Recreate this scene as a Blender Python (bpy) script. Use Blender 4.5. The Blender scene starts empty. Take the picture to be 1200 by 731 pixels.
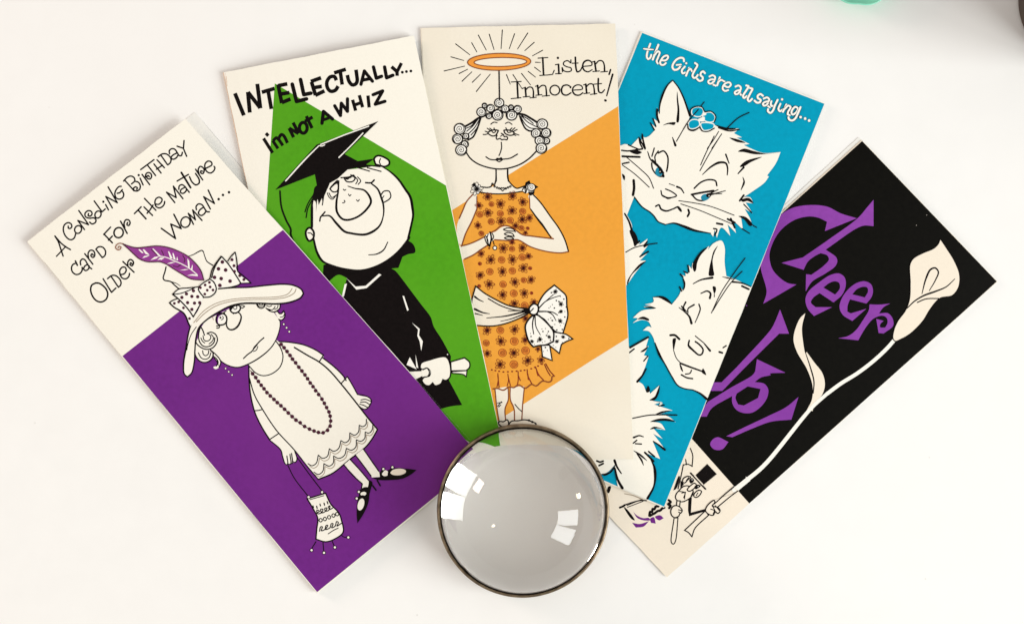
import bpy, math
from mathutils import Vector
from mathutils.geometry import tessellate_polygon

# ------------------------------------------------------------------ camera, world, light
S = bpy.context.scene
COL = S.collection
M = 0.00044            # metres of table top per photograph pixel
CAM_H = 0.60           # camera height above the table
W0, H0 = 1200.0, 731.0

cam_d = bpy.data.cameras.new('camera'); cam = bpy.data.objects.new('camera', cam_d); COL.objects.link(cam)
cam.location = (0, 0, CAM_H); cam.rotation_euler = (0, 0, 0)
cam_d.sensor_fit = 'HORIZONTAL'; cam_d.sensor_width = 36
cam_d.lens = 36 * CAM_H / (W0 * M)
cam_d.clip_start = 0.01; cam_d.clip_end = 60
S.camera = cam

world = bpy.data.worlds.new('World'); S.world = world; world.use_nodes = True
bg = world.node_tree.nodes['Background']
bg.inputs['Color'].default_value = (1.0, 0.95, 0.905, 1)
bg.inputs['Strength'].default_value = 0.55

def area(name, loc, target, sx, sy, power, col, spread=180):
    d = bpy.data.lights.new(name, 'AREA'); d.shape = 'RECTANGLE'; d.size = sx; d.size_y = sy
    d.energy = power; d.color = col; d.spread = math.radians(spread)
    o = bpy.data.objects.new(name, d); COL.objects.link(o); o.location = loc
    o.rotation_euler = (Vector(target) - Vector(loc)).to_track_quat('-Z', 'Y').to_euler()
    return o
# the two panes of the window on the right, a weaker far window on the left, a small warm lamp
area('window_pane_light', (2.73, -0.42, 1.34), (0, -0.05, 0), 0.90, 1.75, 52.0, (0.955, 0.99, 0.975))
area('window_pane_light', (2.36, -1.38, 1.34), (0, -0.05, 0), 0.90, 1.75, 52.0, (0.955, 0.99, 0.975))
area('far_window_light', (-1.5, 0.75, 0.42), (0, 0, 0), 0.42, 0.36, 11.0, (1.0, 0.81, 0.71))
area('lamp_light', (-0.62, -0.33, 0.75), (0, 0, 0), 0.05, 0.05, 0.5, (1.0, 0.78, 0.5))

S.view_settings.view_transform = 'Standard'; S.view_settings.look = 'None'
S.view_settings.exposure = 0.05; S.view_settings.gamma = 1.0
S.cycles.max_bounces = 14; S.cycles.transmission_bounces = 12
S.cycles.sample_clamp_indirect = 0.0

# ------------------------------------------------------------------ materials
def srgb(*c):
    return tuple(((v/255)/12.92 if v/255 <= .04045 else ((v/255+.055)/1.055)**2.4) for v in c)
GAIN = 1.0
def mat(name, col, rough=.5, spec=.3, var=.05, scale=900, bump=0.12, bscale=2200, stain=None):
    m = bpy.data.materials.new(name); m.use_nodes = True; nt = m.node_tree; b = nt.nodes['Principled BSDF']
    b.inputs['Roughness'].default_value = rough; b.inputs['Specular IOR Level'].default_value = spec
    tc = nt.nodes.new('ShaderNodeTexCoord')
    n = nt.nodes.new('ShaderNodeTexNoise'); n.inputs['Scale'].default_value = scale; n.inputs['Detail'].default_value = 5
    nt.links.new(tc.outputs['Object'], n.inputs['Vector'])
    r = nt.nodes.new('ShaderNodeValToRGB')
    r.color_ramp.elements[0].position = .3; r.color_ramp.elements[1].position = .7
    r.color_ramp.elements[0].color = (*[max(0, c*(1-var)) for c in col], 1)
    r.color_ramp.elements[1].color = (*[min(1, c*(1+var)) for c in col], 1)
    nt.links.new(n.outputs['Fac'], r.inputs['Fac'])
    out = r.outputs['Color']
    if stain:
        n2 = nt.nodes.new('ShaderNodeTexNoise'); n2.inputs['Scale'].default_value = stain[1]; n2.inputs['Detail'].default_value = 3
        nt.links.new(tc.outputs['Object'], n2.inputs['Vector'])
        r2 = nt.nodes.new('ShaderNodeValToRGB'); r2.color_ramp.elements[0].position = .42; r2.color_ramp.elements[1].position = .75
        nt.links.new(n2.outputs['Fac'], r2.inputs['Fac'])
        mx = nt.nodes.new('ShaderNodeMix'); mx.data_type = 'RGBA'; mx.inputs['B'].default_value = (*stain[0], 1)
        nt.links.new(r2.outputs['Color'], mx.inputs['Factor']); nt.links.new(out, mx.inputs['A']); out = mx.outputs['Result']
    nt.links.new(out, b.inputs['Base Color'])
    if bump:
        n3 = nt.nodes.new('ShaderNodeTexNoise'); n3.inputs['Scale'].default_value = bscale; n3.inputs['Detail'].default_value = 4
        nt.links.new(tc.outputs['Object'], n3.inputs['Vector'])
        bm = nt.nodes.new('ShaderNodeBump'); bm.inputs['Strength'].default_value = bump; bm.inputs['Distance'].default_value = .0002
        nt.links.new(n3.outputs['Fac'], bm.inputs['Height']); nt.links.new(bm.outputs['Normal'], b.inputs['Normal'])
    return m
def k(col, g=.86): return tuple(min(.9, c*g) for c in col)
INKS = {
 'ink':    mat('black_ink', srgb(16, 11, 11), .5, .06, .25, 700),
 'cream':  mat('cream_paper', k(srgb(252, 248, 236), .89), .6, .2, .012, 900),
 'cream3': mat('aged_cream_paper', k(srgb(249, 242, 226), .88), .6, .2, .014, 700, stain=(k(srgb(243, 233, 212)), 9)),
 'cream5': mat('buff_paper', k(srgb(249, 238, 220), .88), .6, .2, .012, 800),
 'white':  mat('white_paper', k(srgb(252, 250, 242), .9), .6, .2, .01, 900),
 'leaf':   mat('card_inside_paper', k(srgb(246, 245, 240)), .65, .15, .012, 800),
 'purple': mat('purple_ink', k(srgb(114, 38, 136)), .42, .12, .065, 420, stain=(k(srgb(121, 44, 141)), 14)),
 'feather':mat('magenta_purple_ink', k(srgb(150, 58, 150)), .42, .3, .08, 300),
 'violet': mat('violet_ink', k(srgb(148, 70, 176)), .42, .12, .065, 420, stain=(k(srgb(134, 58, 164)), 22)),
 'green':  mat('green_ink', k(srgb(82, 165, 24)), .42, .12, .065, 420, stain=(k(srgb(92, 170, 32)), 14)),
 'orange': mat('orange_ink', k(srgb(244, 168, 62)), .42, .12, .04, 420, stain=(k(srgb(246, 173, 70)), 14)),
 'blue':   mat('turquoise_ink', k(srgb(0, 160, 196)), .42, .06, .065, 420, stain=(k(srgb(0, 167, 202)), 14)),
 'eye':    mat('eye_blue_ink', k(srgb(10, 140, 172)), .42, .3, .06, 420),
 'black':  mat('black_coating', srgb(11, 10, 7), .5, .06, .2, 420),
 'navy':   mat('overprint_ink', srgb(8, 44, 62), .5, .2, .1, 700),
 'sepia':  mat('grey_brown_ink', k(srgb(168, 150, 128)), .5, .2, .1, 700),
 'maroon': mat('maroon_ink', srgb(70, 22, 44), .5, .2, .15, 700),
 'rust':   mat('rust_ink', k(srgb(232, 140, 48)), .5, .2, .1, 700),
 'darkred':mat('dark_red_ink', srgb(124, 38, 16), .5, .2, .2, 700),
 'halo':   mat('halo_orange_ink', k(srgb(248, 160, 60)), .42, .3, .04, 420),
 'brown':  mat('brown_ink', srgb(130, 66, 30), .5, .2, .1, 700),
 'wear':   mat('worn_fold_paper', k(srgb(252, 240, 228)), .8, .05, .02, 900),
 'worn2':  mat('soiled_fold_paper', k(srgb(240, 212, 188)), .8, .05, .05, 600),
}
# ------------------------------------------------------------------ geometry helpers
def world_xy(px, py, z=0.0):
    """point at height z that the photograph shows at pixel (px, py) of the table"""
    s = (CAM_H - z) / CAM_H
    return ((px - W0/2) * M * s, (H0/2 - py) * M * s)

def new_obj(name, verts, faces, mats, fm=None, parent=None, smooth=False, loc=(0, 0, 0)):
    me = bpy.data.meshes.new(name)
    me.from_pydata(verts, [], faces)
    for m in mats: me.materials.append(m)
    if fm: me.polygons.foreach_set('material_index', fm)
    if smooth: me.polygons.foreach_set('use_smooth', [True]*len(faces))
    me.update()
    o = bpy.data.objects.new(name, me); COL.objects.link(o); o.location = loc
    if parent: o.parent = parent
    return o

def crom(P, closed=False, step=1.1):
    """centripetal Catmull-Rom through P (px), about one sample each STEP px"""
    n = len(P)
    if n < 3 and not closed: return list(P)
    if closed: Q = [P[-1]] + P + [P[0], P[1]]
    else:
        Q = [(2*P[0][0]-P[1][0], 2*P[0][1]-P[1][1])] + P + [(2*P[-1][0]-P[-2][0], 2*P[-1][1]-P[-2][1])]
    out = []
    for i in range(len(Q)-3):
        p0, p1, p2, p3 = Q[i:i+4]
        d = lambda a, b: max(1e-4, math.hypot(a[0]-b[0], a[1]-b[1]) ** .5)
        t0 = 0; t1 = t0+d(p0, p1); t2 = t1+d(p1, p2); t3 = t2+d(p2, p3)
        L = math.hypot(p2[0]-p1[0], p2[1]-p1[1]); m = max(2, min(14, int(L/step)+1))
        for j in range(m):
            t = t1+(t2-t1)*j/m
            def lerp(a, b, ta, tb): 
                w = (t-ta)/(tb-ta); return (a[0]+(b[0]-a[0])*w, a[1]+(b[1]-a[1])*w)
            A1 = lerp(p0, p1, t0, t1); A2 = lerp(p1, p2, t1, t2); A3 = lerp(p2, p3, t2, t3)
            B1 = lerp(A1, A2, t0, t2); B2 = lerp(A2, A3, t1, t3)
            out.append(lerp(B1, B2, t1, t2))
    if not closed: out.append(P[-1])
    return out

def smooth_path(P, closed):
    """P: list of (x, y, corner)"""
    pts = [(p[0], p[1]) for p in P]; cs = [i for i, p in enumerate(P) if p[2]]
    if closed:
        if len(cs) == 0: return crom(pts, True)
        r = cs[0]; pts = pts[r:]+pts[:r]; cs = [c-r for c in cs]; pts.append(pts[0]); cs.append(len(pts)-1)
    else:
        cs = sorted(set([0]+cs+[len(pts)-1]))
    out = []
    for a, b in zip(cs, cs[1:]):
        seg = crom(pts[a:b+1]); out += seg[:-1]
    if not closed: out.append(pts[-1])
    return out

def ribbon(P, w, closed=False):
    """P px points -> verts (x, y, ramp) and faces, with round ends"""
    Q = [P[0]]
    for p in P[1:]:
        if math.hypot(p[0]-Q[-1][0], p[1]-Q[-1][1]) > .05: Q.append(p)
    if closed and math.hypot(Q[0][0]-Q[-1][0], Q[0][1]-Q[-1][1]) < .05: Q.pop()
    n = len(Q)
    if n < 2: return [], []
    L = [0]
    for a, b in zip(Q, Q[1:]): L.append(L[-1]+math.hypot(b[0]-a[0], b[1]-a[1]))
    def width(t):
        if len(w) == 1: return w[0]
        x = t*(len(w)-1); i = min(len(w)-2, int(x)); return w[i]+(w[i+1]-w[i])*(x-i)
    V = []; F = []
    for i in range(n):
        a = Q[i-1] if (i > 0 or closed) else None; b = Q[(i+1) % n] if (i < n-1 or closed) else None
        def nrm(p, q):
            dx, dy = q[0]-p[0], q[1]-p[1]; l = math.hypot(dx, dy) or 1; return (-dy/l, dx/l)
        ns = [nrm(a, Q[i])] if a else []
        if b: ns.append(nrm(Q[i], b))
        nx = sum(q[0] for q in ns); ny = sum(q[1] for q in ns); l = math.hypot(nx, ny)
        if l < .3: nx, ny = ns[0]; l = 1
        nx /= l; ny /= l
        k_ = 1.0
        if len(ns) == 2: k_ = min(1.7, 1/max(.2, nx*ns[0][0]+ny*ns[0][1]))
        h = width(L[i]/(L[-1] or 1))/2*k_; t = L[i]/(L[-1] or 1)
        V += [(Q[i][0]+nx*h, Q[i][1]+ny*h, t), (Q[i][0]-nx*h, Q[i][1]-ny*h, t)]
    for i in range(n if closed else n-1):
        j = (i+1) % n; F.append((2*i, 2*i+1, 2*j+1, 2*j))
    if not closed:
        for end, (i, o) in enumerate(((0, 1), (n-1, n-2))):
            h = width(float(end))/2
            if h < .25 or h > 1.55 and len(w) == 1: continue     # fine strokes end round, broad ones square
            ang = math.atan2(Q[i][1]-Q[o][1], Q[i][0]-Q[o][0])
            ids = [2*i+1 if end == 0 else 2*i]; m = 5
            # from one side of the ribbon round to the other
            a0 = math.atan2(V[ids[0]][1]-Q[i][1], V[ids[0]][0]-Q[i][0])
            for s in range(1, m):
                rel = ((a0-ang+math.pi) % (2*math.pi))-math.pi
                aa = ang+rel*(1-2*s/m)
                V.append((Q[i][0]+math.cos(aa)*h, Q[i][1]+math.sin(aa)*h, float(end))); ids.append(len(V)-1)
            ids.append(2*i if end == 0 else 2*i+1)
            F.append(tuple(ids))
    return V, F

def clip(poly, quad):
    """Sutherland-Hodgman against a convex polygon (any winding)"""
    m = len(quad)
    ar = sum(quad[i][0]*quad[(i+1) % m][1]-quad[(i+1) % m][0]*quad[i][1] for i in range(m))
    sg = 1 if ar > 0 else -1
    for i in range(m):
        a, b = quad[i], quad[(i+1) % m]
        side = lambda p: sg*((b[0]-a[0])*(p[1]-a[1])-(b[1]-a[1])*(p[0]-a[0]))
        out = []
        for j in range(len(poly)):
            p, q = poly[j-1], poly[j]; sp, sq = side(p), side(q)
            if (sp >= 0) != (sq >= 0):
                t = sp/(sp-sq); out.append((p[0]+(q[0]-p[0])*t, p[1]+(q[1]-p[1])*t))
            if sq >= 0: out.append(q)
        poly = out
        if not poly: return []
    return poly

def inside(p, quad):
    ar = sum(quad[i][0]*quad[(i+1) % 4][1]-quad[(i+1) % 4][0]*quad[i][1] for i in range(4)); sg = 1 if ar > 0 else -1
    return all(sg*((quad[(i+1) % 4][0]-quad[i][0])*(p[1]-quad[i][1])-(quad[(i+1) % 4][1]-quad[i][1])*(p[0]-quad[i][0])) >= 0 for i in range(4))

class Sheet:
    """the bent surface of a sheet of card: heights in mm at corners TL, TR, BL plus a bow across its top, as small flat facets"""
    NA, NB = 14, 10
    def __init__(self, quad, hz, bow=0.0, curl=0.0):
        (self.x0, self.y0), (x1, y1), _, (x3, y3) = quad
        self.u = (x1-self.x0, y1-self.y0); self.v = (x3-self.x0, y3-self.y0); self.D = self.u[0]*self.v[1]-self.u[1]*self.v[0]
        self.hz, self.bow, self.curl = hz, bow, curl
        NA, NB = self.NA, self.NB; self.H = {}
        ga = lambda i: i/NA if 0 < i < NA else (-.06 if i == 0 else 1.06)
        gb = lambda j: j/NB if 0 < j < NB else (-.06 if j == 0 else 1.06)
        self.cells = []
        for i in range(NA+1):
            for j in range(NB+1):
                A, B = ga(i), gb(j)
                z = hz[0]+(hz[1]-hz[0])*A+(hz[2]-hz[0])*B+bow*4*A*(1-A)*max(0, 1-B)**1.3+curl*max(0, A-.5)**2*4*max(0, 1-B*1.6)
                self.H[i, j] = (A, B, z*1e-3)
        P = lambda n: (self.x0+self.u[0]*n[0]+self.v[0]*n[1], self.y0+self.u[1]*n[0]+self.v[1]*n[1])
        for i in range(NA):
            for j in range(NB):
                a, b, c, d = self.H[i, j], self.H[i+1, j], self.H[i+1, j+1], self.H[i, j+1]
                for t in ((a, b, c), (a, c, d)):
                    q = [P(n) for n in t]
                    self.cells.append((q, (min(p[0] for p in q), min(p[1] for p in q), max(p[0] for p in q), max(p[1] for p in q))))
    def __call__(self, x, y):
        a = ((x-self.x0)*self.v[1]-(y-self.y0)*self.v[0])/self.D; b = (self.u[0]*(y-self.y0)-self.u[1]*(x-self.x0))/self.D
        i = min(self.NA-1, max(0, int(a*self.NA))); j = min(self.NB-1, max(0, int(b*self.NB)))
        p, q, r, s = self.H[i, j], self.H[i+1, j], self.H[i+1, j+1], self.H[i, j+1]
        fa = (a-p[0])/(q[0]-p[0]); fb = (b-p[1])/(s[1]-p[1])
        if fa >= fb: return p[2]+(q[2]-p[2])*fa+(r[2]-q[2])*fb
        return p[2]+(s[2]-p[2])*fb+(r[2]-s[2])*fa
    def facets(self, poly):
        """cut a flat px polygon along the facets -> verts, faces"""
        R = [poly[0]]
        for p in poly[1:]:
            if math.hypot(p[0]-R[-1][0], p[1]-R[-1][1]) > .02: R.append(p)
        V = []; F = []
        if len(R) < 3: return V, F
        for t in tessellate_polygon([[Vector((p[0], p[1], 0)) for p in R]]):
            T = [R[k_] for k_ in t]
            if abs((T[1][0]-T[0][0])*(T[2][1]-T[0][1])-(T[1][1]-T[0][1])*(T[2][0]-T[0][0])) < 1e-5: continue
            bb = (min(p[0] for p in T), min(p[1] for p in T), max(p[0] for p in T), max(p[1] for p in T))
            for q, c in self.cells:
                if c[0] < bb[2] and bb[0] < c[2] and c[1] < bb[3] and bb[1] < c[3]:
                    G = clip(T, q)
                    if len(G) > 2: F.append(tuple(range(len(V), len(V)+len(G)))); V += [(p[0], p[1], 0) for p in G]
        return V, F

class Art:
    """reads the drawing lists of one card and lays each mark as printed ink on the card's front leaf"""
    STEP = 15e-6
    def __init__(self, quad, zf):
        self.quad, self.zf = quad, zf; self.views = {'p': (0, 0, 1)}; self.v = self.views['p']
        self.prims = []; self.part = None; self.col = 'ink'; self.cream = 'cream'
    def add(self, V, F, col, strict=True):
        if not V or not F: return
        xs = [v[0] for v in V]; ys = [v[1] for v in V]; bb = (min(xs), min(ys), max(xs), max(ys)); lev = 0
        for q in self.prims:
            b = q[0]
            if b[0] < bb[2] and bb[0] < b[2] and b[1] < bb[3] and bb[1] < b[3]:
                same = q[2] == col == 'ink'
                lev = max(lev, q[1] if same else q[1]+1)
        self.prims.append((bb, lev, col, V, F, self.part))
    def pts(self, toks):
        out = []
        for t in toks:
            if t[0] == '@': self.v = self.views[t[1:]]; continue
            c = t.endswith('*'); x, y = t.rstrip('*').split(',')
            out.append((self.v[0]+float(x)/self.v[2], self.v[1]+float(y)/self.v[2], c))
        return out
    def fill(self, P, col):
        P = clip(P, self.quad)
        if len(P) < 3: return
        self.add(*self.zf.facets(P), col)
    def stroke(self, P, w, col, closed=False):
        D = [P[0]]
        for p in P[1:]:                     # short pieces, so that the mark follows the bent sheet
            a = D[-1]; n = max(1, int(math.hypot(p[0]-a[0], p[1]-a[1])/3.5))
            D += [(a[0]+(p[0]-a[0])*j/n, a[1]+(p[1]-a[1])*j/n) for j in range(1, n+1)]
        P = D
        run = []; runs = []
        for p in P:
            if inside(p, self.quad): run.append(p)
            elif run: runs.append(run); run = []
        if run: runs.append(run)
        if len(runs) != 1 or len(runs[0]) != len(P): closed = False
        if len(w) == 1: w = [w[0]+(.38 if w[0] < 3 else .3)]
        elif max(w) < 3: w = [x+.3 for x in w]
        for r in runs:
            if len(r) < 2: continue
            if closed: self.add(*ribbon(r, w, True), col); continue
            cuts = [0]                      # a new ribbon at each sharp turn
            for i in range(1, len(r)-1):
                ax, ay = r[i][0]-r[i-1][0], r[i][1]-r[i-1][1]; bx, by = r[i+1][0]-r[i][0], r[i+1][1]-r[i][1]
                if ax*bx+ay*by < .45*math.hypot(ax, ay)*math.hypot(bx, by): cuts.append(i)
            cuts.append(len(r)-1); n = len(cuts)-1
            def wat(t):
                if len(w) == 1: return w[0]
                x = t*(len(w)-1); i = min(len(w)-2, int(x)); return w[i]+(w[i+1]-w[i])*(x-i)
            for a, b in zip(cuts, cuts[1:]):
                ww = w if n == 1 else [wat((a+(b-a)*j/3)/(len(r)-1)) for j in range(4)]
                self.add(*ribbon(r[a:b+1], ww, False), col)
    def ell(self, c, rx, ry, rot, m=None):
        s = self.v[2]; rx /= s; ry /= s; m = m or max(10, min(48, int(6*math.sqrt(max(rx, ry))*1.6)))
        ca, sa = math.cos(math.radians(rot)), math.sin(math.radians(rot))
        return [(c[0]+rx*math.cos(a)*ca-ry*math.sin(a)*sa, c[1]+rx*math.cos(a)*sa+ry*math.sin(a)*ca) for a in (2*math.pi*i/m for i in range(m))]
    def read(self, text):
        for line in text.splitlines():
            t = line.split('#')[0].split()
            if not t: continue
            c = t[0]; W = lambda s: [float(x) for x in s.split(':')]
            if c == 'V': self.views[t[1]] = tuple(float(x) for x in t[2:5]); self.v = self.views[t[1]]
            elif c[0] == '@' and len(t) == 1: self.v = self.views[c[1:]]
            elif c == '>': self.part = t[1]
            elif c == 'c': self.col = t[1]
            elif c in 'sl':
                for seg in ' '.join(t[2:]).split('|'):
                    P = self.pts(seg.split())
                    P = smooth_path(P, False) if c == 's' else [(p[0], p[1]) for p in P]
                    col = self.col
                    if col == 'lit': self.stroke(P, [x+1.1 for x in W(t[1])], 'navy'); col = 'white'
                    self.stroke(P, W(t[1]), col)
            elif c == 'f': self.fill(smooth_path(self.pts(t[2:]), True), t[1])
            elif c == 'p': self.fill([(p[0], p[1]) for p in self.pts(t[2:])], t[1])
            elif c == 'O':
                P = smooth_path(self.pts(t[3:]), True); self.fill(P, t[1]); self.stroke(P, W(t[2]), self.col, True)
            elif c == 'd':
                for q in self.pts(t[2:]):
                    r = float(t[1])
                    if self.col == 'lit': self.fill(self.ell(q, r+.5*self.v[2], r+.5*self.v[2], 0, 12), 'navy')
                    self.fill(self.ell(q, r, r, 0, 12), 'white' if self.col == 'lit' else self.col)
            elif c == 'b':      # ringed bead: fill colour, radius
                for q in self.pts(t[3:]):
                    r = float(t[2]); self.fill(self.ell(q, r*1.35, r*1.35, 0, 12), self.col); self.fill(self.ell(q, r*.8, r*.8, 0, 12), t[1])
            elif c == 'a':
                for q in self.pts(t[5:]): self.stroke(self.ell(q, float(t[2]), float(t[3]), float(t[4])), W(t[1]), self.col, True)
            elif c == 'e':
                for q in self.pts(t[5:]): self.fill(self.ell(q, float(t[2]), float(t[3]), float(t[4])), t[1])
            elif c == 'q':      # curl of hair: disc, ring and spiral
                for q in self.pts(t[4:]):
                    r = float(t[2]); self.fill(self.ell(q, r, r, 0), 'white'); self.stroke(self.ell(q, r, r*.97, 0), [x*.72 for x in W(t[1])], self.col, True)
                    n = float(t[3])*.72; m = int(n*16); s = self.v[2]
                    sp = [(q[0]+math.cos(a*2*math.pi*n+q[0])*r/s*(.84-.78*a), q[1]+math.sin(a*2*math.pi*n+q[0])*r/s*(.84-.78*a)) for a in (i/m for i in range(m+1))]
                    self.stroke(sp, [x*.26 for x in W(t[1])], self.col)
            elif c == 'g':      # printed daisy: looped petals and a dark eye
                for q in self.pts(t[4:]):
                    r = float(t[2])/self.v[2]; n = int(t[3]); w = W(t[1]); ph = q[0]*1.7+q[1]
                    for i in range(n):
                        a = ph+2*math.pi*i/n; rr = r*(1+.14*math.sin(i*2.3+q[1])); ca, sa = math.cos(a), math.sin(a)
                        loop = [(.16, 0), (.5, .20), (.85, .19), (1.0, 0), (.85, -.19), (.5, -.2)]
                        self.stroke(crom([(q[0]+(u*ca-v*sa)*rr, q[1]+(u*sa+v*ca)*rr) for u, v in loop], True), [w[0]*.3], self.col, True)
                        self.stroke([(q[0], q[1]), (q[0]+ca*rr*.55, q[1]+sa*rr*.55)], [w[0]*.3], 'ink')
                    self.fill(self.ell(q[:2], r*.17*self.v[2], r*.16*self.v[2], 0, 9), 'ink')
            elif c == 'r':      # printed rose: rust disc with a scribbled ring
                for q in self.pts(t[3:]):
                    r = float(t[2]); self.fill(self.ell(q, r, r*.94, 20), 'rust'); n = 2.2; m = 24; s = self.v[2]; w = W(t[1])
                    self.stroke(self.ell(q, r, r*.94, 20), [w[0]*.3], 'darkred', True)
                    sp = [(q[0]+math.cos(a*2*math.pi*n+q[1])*r/s*(.72-.62*a), q[1]+math.sin(a*2*math.pi*n+q[1])*r/s*(.72-.62*a)) for a in (i/m for i in range(m+1))]
                    self.stroke(sp, [w[0]*.25], 'darkred')
            else: raise ValueError(line)
    def build(self, root, base):
        """one mesh for each part or sub-part named in the drawing lists"""
        parts = {}
        for bb, lev, col, V, F, part in self.prims: parts.setdefault(part, []).append((lev, col, V, F))
        made = {}
        rx, ry, _ = root.location
        for name in sorted(parts, key=lambda s: s.count('/')):
            verts, faces, mats, fm = [], [], [], []
            for lev, col, V, F in parts[name]:
                if col not in mats: mats.append(col)
                mi = mats.index(col); o = len(verts)
                for x, y, t in V:
                    z = self.zf(x, y)+base+lev*self.STEP+t*self.STEP*.6
                    wx, wy = world_xy(x, y, z); verts.append((wx-rx, wy-ry, z))
                for f in F:
                    a = sum(V[f[i-1]][0]*V[f[i]][1]-V[f[i]][0]*V[f[i-1]][1] for i in range(len(f)))
                    f2 = tuple(o+i for i in (f if a < 0 else reversed(f)))   # pixel y runs down: keep the normal up
                    faces.append(f2); fm.append(mi)
            par = root; nm = name
            if '/' in name: p, nm = name.split('/'); par = made.get(p, root)
            nm2 = nm.rstrip('0123456789')
            made[name] = new_obj(nm2, verts, faces, [INKS[c] for c in mats], fm, par)
        self.made = made; self.maxlev = max(p[1] for p in self.prims)
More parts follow.
